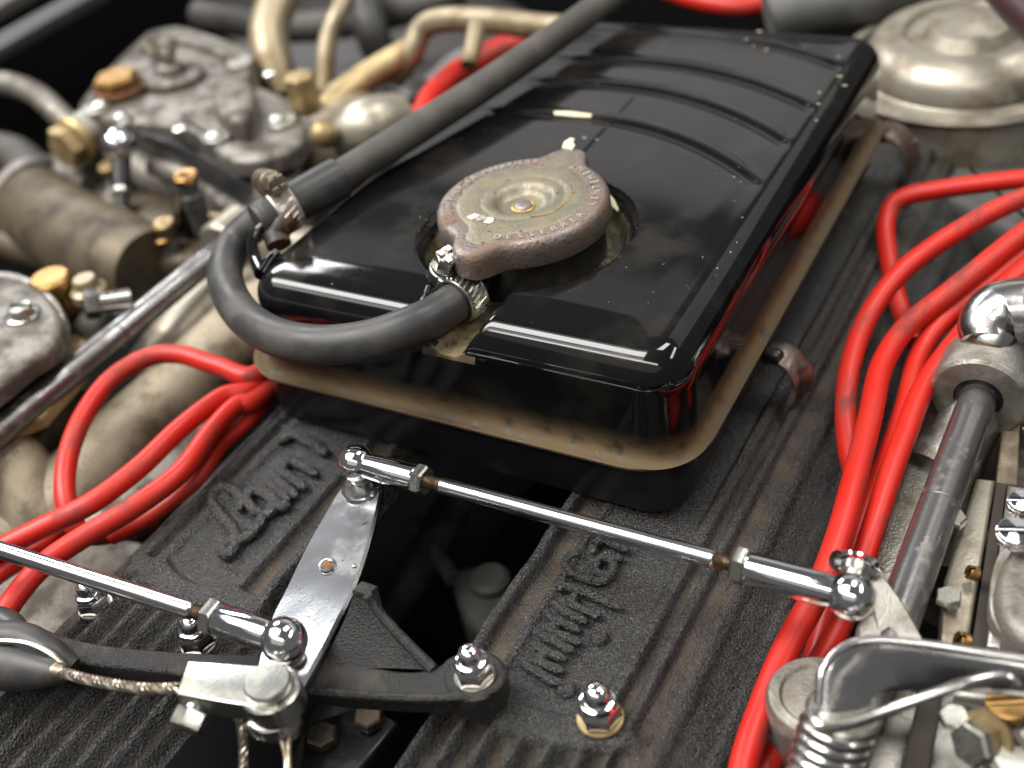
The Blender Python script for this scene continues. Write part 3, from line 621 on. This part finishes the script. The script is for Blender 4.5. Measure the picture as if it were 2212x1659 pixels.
# right bearing bracket
RB = Thing('shaft_bearing', 'silver cast bearing ring with a long arm holding the right shaft', 'bearing')
RB.part('ring', lathe([(8.6, 0), (8.8, -.6), (16.2, -1), (17.4, 0), (17.6, 3), (17.2, 18), (15, 20)], (256, 82, -60), (0, 1, 0), 44, cap=False), ALU)
RB.part('bore', lathe([(8.2, 0), (7.6, 1.0), (7.6, 14)], (256, 82, -60), (0, 1, 0), 36), BLK)
RB.part('arm', pslab([(2005, 880), (2050, 860), (2140, 930), (2090, 1050), (2010, 1200), (1960, 1330), (1880, 1340), (1870, 1200), (1910, 1080), (1960, 970)], -76, 14, 3, 3), ALU, ang=50)
RB.part('neck', tube([(256, 92, -66), (252, 80, -78), (246, 60, -84)], [11, 12, 14], 20, 5), ALU)
RB.done()
EL = Thing('ball_elbow', 'big chrome rod end elbow above the silver bearing at the right edge', 'rod end')
EL.part('head', tube([P(2128, 742, -46), P(2132, 706, -43), P(2160, 682, -41), P(2210, 676, -40), P(2270, 684, -40), P(2340, 700, -40)], [8.4, 10.6, 12.6, 13, 12.6, 12.6], 30, 8), SAT)
EL.part('shank', tube([P(2150, 720, -44), P(2137, 745, -47), P(2124, 785, -54)], [8.6, 8.0, 7.8], 26, 6), SAT)
EL.part('band', tube([P(2140, 738, -46), P(2133, 758, -49)], [8.5, 8.3], 26, 3), THRD)
EL.part('seat', tube([P(2126, 772, -52), P(2118, 800, -56)], [8.6, 10.0], 26, 3), ALUB); EL.done()
LV = Thing('carburettor_lever', 'chrome lever with a curved shoulder and a long flat arm at the lower right', 'lever')
LV.part('arm', blade([P(1772, 1590, -56), P(1766, 1520, -50), P(1776, 1450, -44), P(1815, 1402, -41), P(1880, 1384, -40), P(2000, 1394, -39), P(2120, 1412, -38), P(2300, 1440, -37)],
     [P(1876, 1590, -60), P(1880, 1550, -57), P(1890, 1520, -55), P(1915, 1500, -54), P(1955, 1490, -53), P(2040, 1490, -51), P(2140, 1498, -50), P(2300, 1512, -48)], 4.0, up=(.1, .5, 1)), SAT)
LV.part('edge', tube([P(1768, 1520, -48), P(1776, 1452, -42), P(1817, 1402, -39.5), P(1882, 1383, -38.5), P(2000, 1392, -37.5), P(2120, 1410, -36.5), P(2300, 1438, -35.5)], 1.3, 12, 8), SAT)
LV.part('collar', lathe([(9.8, 0), (10.4, .8), (10.4, 4), (9.6, 4.8)], P(1818, 1560, -57), Vector((.05, .25, 1)), 30), ZINC); LV.done()
SPR = Thing('return_spring', 'bright coil spring below the chrome lever with one straight wire end', 'spring')
sa = P(1775, 1690, -72); sb = P(1812, 1565, -56)
SPR.part('coils', spring(sa, sb - sa, 9.4, 1.45, (sb - sa).length / 3.3, 3.3, n=28), SAT)
SPR.part('wire_end', tube([P(1768, 1580, -52), P(1850, 1560, -44), P(1960, 1520, -36), P(2080, 1478, -32), P(2165, 1462, -32), P(2200, 1480, -34)], 1.5, 12, 8), SAT); SPR.done()
solo('spring_core', 'grey rod inside the coil spring at the bottom right', 'rod', tube([sa, sb], 6.4, 20, 4), STL)
PB = Thing('ball_stud_plate', 'small polished steel bracket with a round bush behind the right hand ball joint', 'bracket')
PB.part('plate', strip([P(1850, 1230, -50), P(1880, 1300, -52), P(1895, 1370, -54)], [P(1895, 1225, -50), P(1950, 1300, -52), P(2000, 1390, -54)], 2.2), ALU)
b0 = P(1850, 1222, -40); bd = (Vector((.1, .5, 1)))
PB.part('bush', lathe([(6.4, -1.6), (7.9, -1.2), (8.2, 0), (7.9, 1.4), (6.2, 2.0), (5.2, 1.2), (4.6, 1.6), (3.4, 2.2)], b0, bd, 32), CHR)
PB.part('stud', lathe([(3.6, -5), (3.6, 0)], b0, bd, 20), ZINC)
PB.part('hub', lathe([(8.5, -12), (8.5, 3), (7.6, 4)], P(1910, 1390, -58), (.1, 0, 1), 30), ALU); PB.done()
solo('pivot_boss', 'grey cast round boss to the left of the chrome lever', 'casting', lathe([(15, -24), (15, -2), (14, -.4), (11, 0), (10, -1), (3, -1)], P(1765, 1500, -66), (0, 0, 1), 40), ALU)
solo('casting_foot', 'grey cast foot under the spring at the bottom edge', 'casting', pslab([(1700, 1490), (1800, 1440), (1900, 1420), (1990, 1500), (1960, 1680), (1640, 1700), (1660, 1600)], -88, 20, 3, 3), ALU)
# ------------------------------------------------------------------ right carburettor
def cheese(p, a, r, h=2.6, mt=None):                # slotted screw head
    m = frame(p, a, (1, .4, 0)); g = lathe([(r, 0), (r, h * .5), (r * .98, h * .55)], seg=24).x(m)
    for sg in (0, math.pi):
        o = [(.16 * r, -r * .96)] + [(r * .97 * math.cos(t), r * .97 * math.sin(t)) for t in np.linspace(-1.38, 1.38, 9)] + [(.16 * r, r * .96)]
        g = g + slab(o, h * .5, h, r * .1).x(m @ Matrix.Rotation(sg, 4, 'Z'))
    return g
CR = Thing('carburettor', 'silver carburettor with flange plates at the right edge beside the grey shaft', 'carburettor', 'carburettors beside the engine')
CR.part('inlet_flange', pslab([(2110, 1030), (2150, 1035), (2090, 1400), (2030, 1400), (2040, 1250)], -66, 22, 1.5, 0), ALUB)
CR.part('gasket', pslab([(2152, 1040), (2175, 1045), (2130, 1400), (2098, 1400)], -68, 18, .5, 0), GSK)
CR.part('body_flange', pslab([(2178, 1045), (2330, 1070), (2330, 1410), (2160, 1400), (2130, 1395)], -64, 24, 1.5, 0), ALU)
CR.part('float_bowl', pslab([(2150, 1260), (2180, 1180), (2230, 1150), (2340, 1170), (2340, 1420), (2250, 1410), (2170, 1340)], -52, 20, 5, 4), ALUD, ang=60)
CR.part('cover_plate', pslab([(2138, 1270), (2165, 1180), (2230, 1130), (2350, 1150), (2350, 1440), (2240, 1430), (2150, 1350)], -58, 6, 1, 4), ALU, ang=50)
for (u, v, z, r) in ((2190, 1160, -48, 5.6), (2205, 1095, -50, 4.6)):
    CR.part('screw', cheese(P(u, v, z), (.1, -.1, 1), r, 3.5), CHR)
CR.part('lower_body', pslab([(2010, 1440), (2330, 1470), (2330, 1720), (1960, 1700)], -74, 30, 3, 0), ALU)
for (u, v, r_) in ((2060, 1130, 3.4), (2048, 1300, 3.4), (2275, 1120, 4.2), (2250, 1540, 4.6), (2060, 1560, 3.6), (2190, 1660, 5)):
    CR.part('hex_screw', hexa(P(u, v, -63), (0, 0, 1), r_ * 1.2, 3.4, ph=u), ZINC)
CR.part('boss', lathe([(10, -8), (10, 4), (8.6, 5.6), (5, 5.8), (4.6, 3)], P(2260, 1590, -70), seg=32), ALU)
CR.part('cast_rib', tube([P(2060, 1500, -70), P(2140, 1510, -69), P(2300, 1530, -68)], 2.6, 12, 6), ALU)
CR.part('adjuster', lathe([(3, -8), (3, 2), (5, 2.4), (5, 5), (4.4, 5.6)], P(2010, 1430, -66), Vector((-.6, -.4, .6)), 20), BRSD)
CR.part('brass_screw', cheese(P(2180, 1522, -62), (-.1, -.3, 1), 6.2, 3), BRS)
hz = P(2126, 1600, -62)
CR.part('zinc_nut', hexa(hz, Vector((-.6, -1, .5)), 6.4, 7, ph=.2), ZINC)
CR.part('nut_washer', lathe([(8.2, -1.5), (8.4, -.8), (8.2, 0)], hz, Vector((-.6, -1, .5)), 30), BRSD)
CR.part('black_spacer', pslab([(1990, 1480), (2040, 1480), (2000, 1720), (1930, 1720)], -70, 10, 1), GSK)
CR.part('small_screw', cheese(P(2088, 1388, -62), (-.8, -.4, .4), 3.0, 3), BRS)
CR.part('small_screw', cheese(P(2110, 1240, -62), (-.8, -.4, .4), 2.4, 3), BRS)
CR.done()
MR = Thing('intake_manifold', 'tan cast intake arm behind the right bearing ring', 'manifold', 'cast intake manifolds')
MR.part('intake_manifold', tube([P(2260, 620, -96), P(2230, 800, -100), P(2180, 960, -104), P(2130, 1120, -108), P(2060, 1300, -112)], [16, 15, 15, 17, 19], 24, 8), ALUD)
MR.part('mounting_bar', pslab([(2172, 860), (2206, 860), (2200, 1045), (2150, 1045)], -72, 14, 1.5), ALUT)
MR.part('stud', lathe([(3.4, 0), (3.4, 10), (3, 10.6)], P(2230, 930, -80), seg=18), ZINC)
MR.part('stud_nut', hexa(P(2230, 930, -80), (0, 0, 1), 6.4, 5), ZINC)
MR.part('joint_plate', pslab([(2205, 880), (2330, 900), (2330, 1080), (2180, 1060)], -84, 10, 1.5), ALUD); MR.done()
# ------------------------------------------------------------------ left manifold
ML = Thing('intake_manifold', 'tan cast intake branches under the red leads left of the tank', 'manifold', 'cast intake manifolds')
ML.part('front_branch', tube([P(640, 640, -82), P(520, 720, -84), P(400, 830, -88), (P(290, 930, -92)), P(190, 1030, -96), P(90, 1130, -104), P(0, 1200, -112)], [20, 18, 17, 17, 18, 21, 24], 26, 8), ALUT)
ML.part('rear_branch', tube([P(560, 590, -80), P(450, 660, -84), P(370, 740, -90), P(330, 800, -98)], [15, 13, 13, 14], 24, 8), ALUB)
ML.part('lower_branch', tube([P(480, 900, -100), P(400, 1000, -104), P(300, 1090, -108), P(180, 1180, -114)], [13, 13, 14, 16], 24, 8), ALUD)
ML.part('left_port', tube([P(-60, 980, -78), P(20, 1020, -84), P(60, 1080, -92), P(90, 1160, -104)], [19, 18, 16, 16], 24, 8), ALUT)
ML.part('joint_face', pslab([(-20, 1210), (180, 1160), (330, 1180), (260, 1290), (100, 1380), (-20, 1390)], -98, 18, 3, 3), ALUD)
ML.done()
solo('shaft_support', 'pale cast boss holding the far end of the left shaft below the small clamp', 'bearing',
     lathe([(13, 0), (14.5, 2), (14.5, 20), (11, 24)], (-110, 83, -60), (0, 1, 0), 34) + tube([(-108, 96, -62), (-92, 108, -72), (-70, 120, -84)], [12, 14, 16], 22, 6), ALUB)
# ------------------------------------------------------------------ left carburettors
C1 = Thing('carburettor', 'blurred brown grey carburettor behind the left shaft with two big brass hex plugs', 'carburettor', 'carburettors beside the engine')
z = -40
C1.part('cover', pslab([(180, 215), (300, 92), (345, 70), (400, 68), (520, 112), (540, 150), (545, 190), (640, 235), (655, 300), (600, 335), (500, 345), (440, 300), (380, 270), (250, 260)], z, 10, 3, 3), ALUD, ang=60)
C1.part('cover_flange', pslab([(170, 225), (300, 85), (345, 62), (405, 60), (530, 105), (552, 150), (556, 185), (655, 230), (670, 300), (610, 345), (500, 358), (430, 310), (380, 285), (240, 272)], z - 9, 8, 1.5, 3), ALU, ang=60)
C1.part('float_housing', pslab([(430, 300), (470, 270), (600, 280), (650, 300), (620, 420), (500, 450), (430, 390)], z - 16, 60, 4, 3), ALUD, ang=60)
C1.part('raised_block', pslab([(455, 200), (490, 165), (545, 180), (545, 230), (520, 262), (468, 240)], z + 13, 16, 4, 2), ALUD, ang=60)
C1.part('body', pslab([(190, 290), (420, 320), (560, 400), (520, 520), (330, 560), (200, 420)], z - 40, 70, 6, 2), OLV)
C1.part('venturi', tube([P(70, 440, -92), P(150, 500, -88), P(260, 560, -86), P(330, 590, -86)], [26, 27, 27, 24], 30, 8), OLV)
p = P(262, 200, z + 1); k = C1.part('brass_plug', lathe([(14, -6), (14.4, -2), (13.6, 1)], p, seg=32) + hexa(p + Vector((0, 0, 5)), (0, 0, 1), 14.2, 7, .12), BRS)
C1.part('copper_washer', lathe([(16.4, 0), (17, 1.5), (16.4, 3.6)], p + Vector((0, 0, .8)), seg=32), RUST, parent=k)
p = P(378, 170, z + 1); C1.part('plate_stud', lathe([(19, 0), (19.4, 3), (17, 5), (13, 5.2), (12, 3.5), (9, 3.5), (8, 9), (6, 10)], p, seg=34) + lathe([(4, 5), (4, 18), (3, 19)], p, seg=16), ALUD)
C1.part('wing_screw', tube([p + Vector((-9, -2, 28)), p + Vector((-4, 0, 18)), p + Vector((0, 0, 14)), p + Vector((4, 1, 19)), p + Vector((8, 3, 27))], [3.6, 3.2, 4.2, 3.2, 3.6], 14, 6), ALUB)
C1.part('left_wing_screw', tube([P(318, 90, z), P(320, 100, z + 12), P(345, 118, z + 14)], [3.5, 4.2, 3.5], 12, 5), ALUB)
for (u, v) in ((215, 232), (390, 285), (585, 165), (462, 298), (600, 262), (540, 232)):
    C1.part('cover_screw', lathe([(4.4, 0), (4.4, 2.6), (3.2, 3.6), (.3, 3.8)], P(u, v, z + 2), seg=18), ZINC)
b0 = P(170, 300, z - 12); ba = (P(150, 315, z - 12) - P(240, 262, z - 12)).normalized()
k = C1.part('banjo_fitting', lathe([(13, -26), (14, -10), (14, -6), (13.5, 0)], b0, ba, 32), ALU)
C1.part('banjo_bolt', lathe([(15, 0), (15.5, 3), (14.5, 5)], b0, ba, 30) + hexa(b0 + ba * 5, ba, 13, 9, .12), BRSD)
for (u, v, zz, r, h, m_) in ((398, 375, -30, 6.8, 4, BRS), (352, 478, -62, 6.0, 5, BRSD), (350, 505, -70, 8, 4, BRS), (232, 355, -60, 6, 5, BRSD), (455, 470, -60, 6, 6, BRSD)):
    p = P(u, v, zz); C1.part('brass_jet', lathe([(r * .9, -h), (r, -h + 1), (r, -1), (r * .85, 0), (r * .4, -.2), (r * .35, -1.5)], p, seg=22), m_)
    C1.part('jet_body', lathe([(r * .75, -34), (r * .75, -20), (r * .9, -19), (r * .9, -12), (r * .7, -11), (r * .7, -h)], p, seg=20), SLG)
for (a_, b_, rr_) in (((200, 330, -70), (420, 420, -80), 13), ((430, 350, -80), (560, 440, -90), 14), ((250, 420, -70), (260, 520, -90), 9), ((330, 360, -60), (470, 420, -70), 7), ((90, 360, -80), (200, 400, -80), 10)):
    C1.part('body_casting', tube([P(*a_), P(*a_).lerp(P(*b_), .5) + Vector((0, 0, 3)), P(*b_)], [rr_ * .8, rr_, rr_ * .9], 18, 6), ALUD)
C1.part('venturi_ring', lathe([(26, 0), (30, 1), (31, 4), (31, 10), (28, 11), (22, 11), (21, 2)], P(95, 450, -92), P(70, 440, -92) - P(150, 500, -88), 40, cap=False), ALUD)
C1.part('cover_rib', tube([P(300, 110, z + 1), P(400, 90, z + 2), P(510, 130, z + 2)], 2.6, 12, 6), ALUD)
C1.part('cover_rib', tube([P(400, 250, z + 1), P(450, 280, z + 2), P(500, 300, z + 1)], 2.6, 12, 6), ALUD)
for (u_, v_) in ((520, 140), (210, 240), (470, 300), (612, 268)): C1.part('cover_boss', lathe([(9, -6), (8.5, 2), (7.6, 3)], P(u_, v_, z), seg=22), ALU)
C1.part('jet_holder', tube([P(398, 395, -36), P(400, 440, -56), P(402, 500, -80)], [7.4, 6.4, 7], 18, 5), BLK)
C1.part('jet_holder', tube([P(345, 240, -40), P(352, 300, -60), P(350, 380, -80)], [6, 5, 6], 18, 5), SLG)
C1.done()
RJ = Thing('pump_rod', 'small upright black rod with a chrome ball end in front of the blurred carburettor', 'linkage rod')
a = P(256, 312, -40); b = P(275, 600, -98)
RJ.part('ball_end', ball(a, 9.5), CHR)
RJ.part('barrel', tube([a + Vector((0, 0, -4)), a.lerp(b, .32)], [5.8, 5.2], 20, 4), BLK)
RJ.part('rod', tube([a.lerp(b, .3), a.lerp(b, .5), a.lerp(b, 1)], [3.2, 4.4, 4.6], 16, 6), BLK)
RJ.part('lower_ball', ball(b + Vector((0, 0, -2)), 8, 20, 12), CHR)
for f in (.35, .52, .6, .68): RJ.part('lock_nut', lathe([(4.6, -2), (5.4, 0), (4.6, 2)], a.lerp(b, f), b - a, 18), ZINC)
RJ.done()
solo('curved_lever', 'curved dark grey steel blade lever over the front of the blurred carburettor', 'lever',
     strip([P(280, 268, -36), P(370, 300, -36), P(460, 350, -38), P(545, 400, -42)], [P(285, 300, -50), P(370, 335, -52), P(450, 390, -54), P(520, 440, -56)], 3.5, up=(.3, .2, 1)), mat('dark_steel_blade', (.11, .115, .12), .25, .8))
solo('lever_eye', 'small bright pin at the tip of the curved dark lever', 'pin', lathe([(6, -2), (6.4, 3), (4, 7), (.5, 8)], P(268, 272, -38), seg=20), ZINC)
C2 = Thing('carburettor', 'grey brown carburettor cover with a slotted screw at the left edge above the shaft', 'carburettor', 'carburettors beside the engine')
z = -38
C2.part('cover', pslab([(-80, 600), (0, 590), (60, 605), (115, 650), (132, 700), (110, 745), (60, 780), (-80, 860)], z, 9, 3.5, 3), ALUD, ang=60)
C2.part('cover_flange', pslab([(-80, 600), (0, 585), (65, 600), (124, 648), (142, 702), (118, 756), (64, 792), (-80, 880)], z - 8.5, 4, 1.2, 3), ALU, ang=50)
C2.part('lower_flange', pslab([(-80, 605), (0, 590), (65, 606), (128, 655), (145, 708), (122, 766), (66, 802), (-80, 890)], z - 14, 5, 1.2, 3), ALUD, ang=50)
C2.part('side_plate', pslab([(60, 800), (160, 720), (200, 740), (180, 800), (90, 900), (-60, 960), (-60, 880)], z - 26, 6, 1, 0), BRSD)
k = C2.part('screw_washer', lathe([(8, 0), (8.2, 1.2), (7, 2)], P(50, 682, z), seg=26), ZINC)
C2.part('slotted_screw', cheese(P(50, 680, z + 1.8), (0, 0, 1), 5.4, 5), ZINC)
C2.part('body', pslab([(-80, 620), (60, 640), (120, 720), (60, 830), (-80, 900)], z - 18, 50, 3, 2), OLV)
C2.done()
for (lab, cat, u, v, zz, r, h, m_) in (('round brass plug cap between the left edge carburettor and the dark gap', 'plug', 105, 596, -44, 9.5, 16, BRS),
                                      ('small stepped cream brass knob beside the round brass plug', 'knob', 180, 600, -44, 6.0, 8, CRM)):
    p = P(u, v, zz); solo('brass_plug' if r > 8 else 'brass_finial', lab, cat, lathe([(r * 1.1, -h * 3), (r, -h * 2), (r * .9, -h * 1.6), (r * 1.45, -h * 1.4), (r * 1.45, -h * .8), (r, -h * .6), (r, -1.5), (r * .85, 0)] if r < 8 else [(r * .9, -h * 3), (r * .9, -h), (r * 1.05, -h * .8), (r * 1.05, -1.5), (r * .9, 0)], p, seg=26), m_)
hbz = P(215, 655, -50)
solo('hex_bolt', 'dull steel hex bolt lying sideways beside the cream brass knob', 'bolt', hexa(hbz, Vector((-.7, -1, .3)), 7, 7) + lathe([(5, -14), (5, 0)], hbz, Vector((-.7, -1, .3)), 20), ZINC)
solo('rocker_boss', 'rounded pale casting lump just left of the shaft below the hex bolt', 'casting', tube([P(250, 660, -62), P(215, 700, -70), P(190, 740, -78)], [9, 10, 11], 20, 6), ALUD)
solo('brass_block', 'blurred brass fitting with steel ball screw between the carburettor and the long hose', 'fitting', hexa(P(665, 240, -40), (0, 0, 1), 9, 22) + ball(P(700, 290, -44), 8, 18, 12), BRSD)
solo('white_boss', 'pale blurred cast lump showing left of the long hose', 'casting', tube([P(740, 300, -56), P(800, 275, -50), P(850, 270, -56)], [14, 17, 18], 22, 6), ALUB)
solo('rear_casting', 'brownish blurred casting block behind the long hose', 'casting', tube([P(620, 330, -70), P(720, 330, -74), P(760, 230, -70)], [22, 24, 20], 22, 6), ALUT)
# ------------------------------------------------------------------ background pipes, rails, castings
def pipe(label, pts, r, m_=CRM): solo('pipe', label, 'pipe', tube([P(*a) for a in pts], r, 22, 8), m_, group='pipes behind the engine')
pipe('thick cream pipe rising behind the carburettor', [(660, -90, -20), (612, -20, -30), (582, 60, -45), (588, 130, -60), (615, 210, -80)], 13.5)
pipe('thin cream pipe standing to the right of the thick cream pipe', [(775, -60, -20), (735, 20, -30), (708, 90, -45), (700, 200, -70)], 6)
pipe('cream pipe bending over and running right behind the long hose', [(1240, 64, -20), (1160, 57, -22), (1060, 45, -24), (970, 42, -26), (915, 60, -32), (885, 120, -46), (850, 170, -60)], 7.5)
pipe('tarnished brown pipe slanting down from the bend towards the carburettor', [(900, 105, -44), (820, 150, -50), (760, 190, -54), (700, 250, -58)], 9, BRSD)
pipe('short thin cream tube hanging from the bent pipe over a red lead', [(1030, 55, -22), (1022, 100, -28), (1012, 142, -34)], 5)
pipe('curved grey pipe entering from the left edge to the banjo fitting', [(-60, 180, -36), (20, 182, -36), (80, 205, -38), (120, 240, -42), (165, 285, -52)], 7.5, ALUD)
pipe('wide dull grey pipe behind the far edge of the tank', [(1660, 40, -40), (1760, 10, -36), (1880, -10, -34), (2000, -60, -30)], 17, SLG)
def dark(label, pts, r, m_): solo('background_hose', label, 'hose', tube([P(*a) for a in pts], r, 18, 6), m_, group='dim hoses behind the engine')
dark('dim black hose crossing behind the two upright cream pipes', [(430, 30, -90), (600, 60, -95), (800, 40, -90), (1000, -20, -80)], 12, RUBD)
dark('dim dark hose dropping between the bent cream pipe and the thin cream pipe', [(790, -40, -60), (800, 60, -80), (840, 150, -110), (900, 240, -120)], 13, RUBB)
dark('dim grey pipe under the bent cream pipe near the long hose', [(1180, 100, -70), (1100, 110, -80), (1000, 130, -90), (930, 190, -100)], 8, SLG)
dark('dim hose low at the left edge under the banjo fitting', [(-60, 320, -110), (40, 340, -112), (90, 420, -118), (60, 560, -130)], 14, RUBD)
dark('dim olive pipe behind the left edge carburettor', [(-60, 520, -100), (30, 530, -105), (130, 560, -110), (240, 640, -112)], 11, OLV)
solo('rear_block', 'dim grey engine block shape behind the cream pipes', 'casting', pslab([(480, -60), (900, -60), (1180, 40), (1150, 120), (900, 200), (700, 160), (520, 120)], -135, 30, 6, 3), GRY)
for (lab, a, b, r) in (('wide grey body rail crossing the top left corner', (-80, 150, -20), (420, -130, -20), 22), ('blurred light grey panel edge at the very top left', (-80, 60, 10), (220, -110, 10), 20)):
    A_, B_ = P(*a), P(*b); solo('body_rail', lab, 'body panel', strip([A_, A_.lerp(B_, .5), B_], [A_ + Vector((-40, 60, -4)), A_.lerp(B_, .5) + Vector((-40, 60, -4)), B_ + Vector((-40, 60, -4))], 8), GRY)
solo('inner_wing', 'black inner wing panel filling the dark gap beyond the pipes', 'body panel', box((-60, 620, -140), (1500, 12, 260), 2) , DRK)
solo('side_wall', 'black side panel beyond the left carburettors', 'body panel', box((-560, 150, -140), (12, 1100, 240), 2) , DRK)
SC = Thing('air_box', 'bright domed silver casting at the top right corner', 'casting')
sc = P(2085, 175, -62)
SC.part('dome', lathe([(64, -30), (64, 6), (62, 9), (57, 10), (54, 12), (52, 20), (47, 27), (38, 31), (33, 30.5), (31, 27), (24, 27), (20, 33), (10, 36), (1, 37)], sc, (0, -.05, 1), 60), ALUB)
SC.part('rim', lathe([(60, 8), (66, 8.5), (68, 11), (66, 14), (60, 14.5)], sc, (0, -.05, 1), 60, cap=False), ALUB)
SC.done()
solo('dark_duct', 'dark red blurred duct across the top right corner', 'duct', tube([P(2140, -60, 0), P(2215, 20, 0), P(2320, 110, 0)], 10, 20, 6), mat('dark_red_duct', (.035, .012, .012), .5))
solo('timing_case', 'dull grey casting slope behind the right red leads', 'casting', pslab([(1880, 190), (2020, 215), (2300, 290), (2330, 560), (2160, 480), (2000, 400), (1900, 330)], -80, 40, 8, 3), SLG)
solo('case_stud', 'small round bolt boss on the dull grey casting', 'bolt', lathe([(11, -4), (11, 2), (7, 4), (5, 9), (1, 10)], P(2150, 265, -72), seg=24), SLG)
def hold(label, u, v, z, s, m_, n2):
    t = Thing('tank_hold_down', label, 'clip', 'hold down clips along the right flange')
    p = P(u, v, z)
    q = lambda x, y, zz: p + Vector((x * s, y * s, zz * s))
    t.part('saddle', strip([q(-9, -7, 9), q(-2, -8, 10), q(5, -9, 7), q(9, -10, -1), q(9, -11, -12)], [q(-9, 7, 9), q(-2, 8, 11), q(6, 7, 8), q(11, 7, -1), q(11, 6, -10)], 3.2), m_, ang=60)
    t.part('lug', tube([q(7, 2, 3), q(9, 1, -3), q(10, 0, -10)], [5, 4.4, 3.4], 18, 5), m_)
    t.part('bolt', lathe([(3.4 * s, 0), (3.8 * s, 1), (3.8 * s, 7), (3.2 * s, 8)], p + Vector((-9 * s, -3, 8)), (1, -.2, .1), 18), BLK); t.done()
hold('tarnished steel clip under the right flange just past its front corner', 1692, 796, -58, .8, mat('tarnished_clip', (.27, .22, .19), .34, .8, (.12, .09, .07), 120, .4, .6, .4), 0)
hold('brown blurred knob under the right flange near the back', 1925, 320, -56, 1.0, mat('brown_bakelite', (.11, .075, .055), .4, .2), 0)
VC = Thing('valley_casting', 'dim grey casting with a round boss deep in the dark gap between the covers', 'casting')
VC.part('block', pslab([(975, 1235), (1040, 1215), (1110, 1250), (1120, 1330), (1050, 1370), (1000, 1330)], -150, 24, 5, 3), SLG)
VC.part('boss', lathe([(9, -6), (9, 4), (7, 6), (3, 6)], P(1060, 1262, -150), seg=26), SLG)
VC.part('rib', tube([P(900, 1130, -150), P(930, 1180, -150), P(980, 1250, -152)], 4, 14, 5), SLG); VC.done()
solo('valley_hose', 'black hose running along the bottom of the gap under the long link rod', 'hose', tube([P(980, 1090, -150), P(900, 1230, -155), P(830, 1330, -160), P(720, 1560, -160), P(660, 1700, -160)], 9, 18, 6), RUBB)
VB = Thing('gap_bracket', 'dark bracket with two bolts low in the gap at the bottom centre', 'bracket')
VB.part('plate', pslab([(660, 1560), (800, 1520), (860, 1560), (760, 1680), (640, 1700)], -140, 6, 1.5), BLK)
for (u, v) in ((700, 1600), (800, 1560)): VB.part('bolt', hexa(P(u, v, -139), (0, 0, 1), 6, 5), THRD)
VB.done()
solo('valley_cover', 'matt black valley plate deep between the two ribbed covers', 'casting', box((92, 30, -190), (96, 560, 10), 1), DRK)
# a few larger flakes and the fine litter on the tank
def flake(label, pts, z, th=.6): solo('paint_flake', label, 'paint flake', pslab(pts, z, th, .15), FLK, group='cream paint flakes on the tank')
flake('yellow cream flake standing on the far ear of the radiator cap', [(1214, 318), (1218, 306), (1232, 297), (1241, 299), (1237, 306), (1242, 312), (1236, 322)], 14.8, .8)
flake('pale flake lying beside the right side of the radiator cap', [(1307, 418), (1314, 415), (1328, 432), (1336, 450), (1334, 456), (1320, 444)], 1.2)
flake('long cream flake in the middle of the tank lid behind the cap', [(1196, 240), (1230, 240), (1278, 246), (1276, 252), (1240, 250), (1198, 246)], 1.4)
g = G()
for (u, v, s) in ((1262, 298, 8), (1290, 302, 6), (1640, 68, 9), (1612, 85, 7), (1628, 100, 5), (1655, 108, 6), (1812, 122, 6), (1815, 165, 9), (1826, 185, 8), (1770, 200, 6), (1768, 225, 6), (1763, 260, 5), (1586, 382, 4), (1518, 556, 3), (1578, 545, 4), (1550, 580, 4), (1604, 470, 3), (1700, 760, 0)):
    if s:
        q = P(u, v, .9); r = mm(s, q) * .6; an = random.random() * 3
        g = g + slab([(q.x + r * (1.6 if i % 3 else .8) * math.cos(an + i) * (1 if i % 2 else .6), q.y + r * .6 * math.sin(an + i)) for i in range(6)], .7, 1.2, .1)
for i in range(90):
    x, y = random.uniform(0, 172), random.uniform(0, 235)
    if math.hypot(x - CC[0], y - CC[1]) < 43 or (abs(x - 90) < 22 and y < 56): continue
    r = random.uniform(.07, .17); an = random.random() * 3; l = random.uniform(1, 3.2)
    c_, s_ = math.cos(an), math.sin(an)
    g = g + box((x, y, .55), (r * 2 * l, r * 1.2, .25), .05).x(Matrix.Translation((x, y, 0)) @ Matrix.Rotation(an, 4, 'Z') @ Matrix.Translation((-x, -y, 0)))
for i in range(50):
    x, y = random.uniform(0, 150), random.uniform(-13.6, -11.5); r = random.uniform(.08, .2)
    g = g + box((x, y + 5, -43.2), (r * 3, r * 1.4, .3), .05)
solo('tank_litter', 'specks of dust and paint crumbs scattered over the black tank', 'litter', g, mat('dull_cream_crumbs', (.34, .30, .20), .7), kind='stuff')
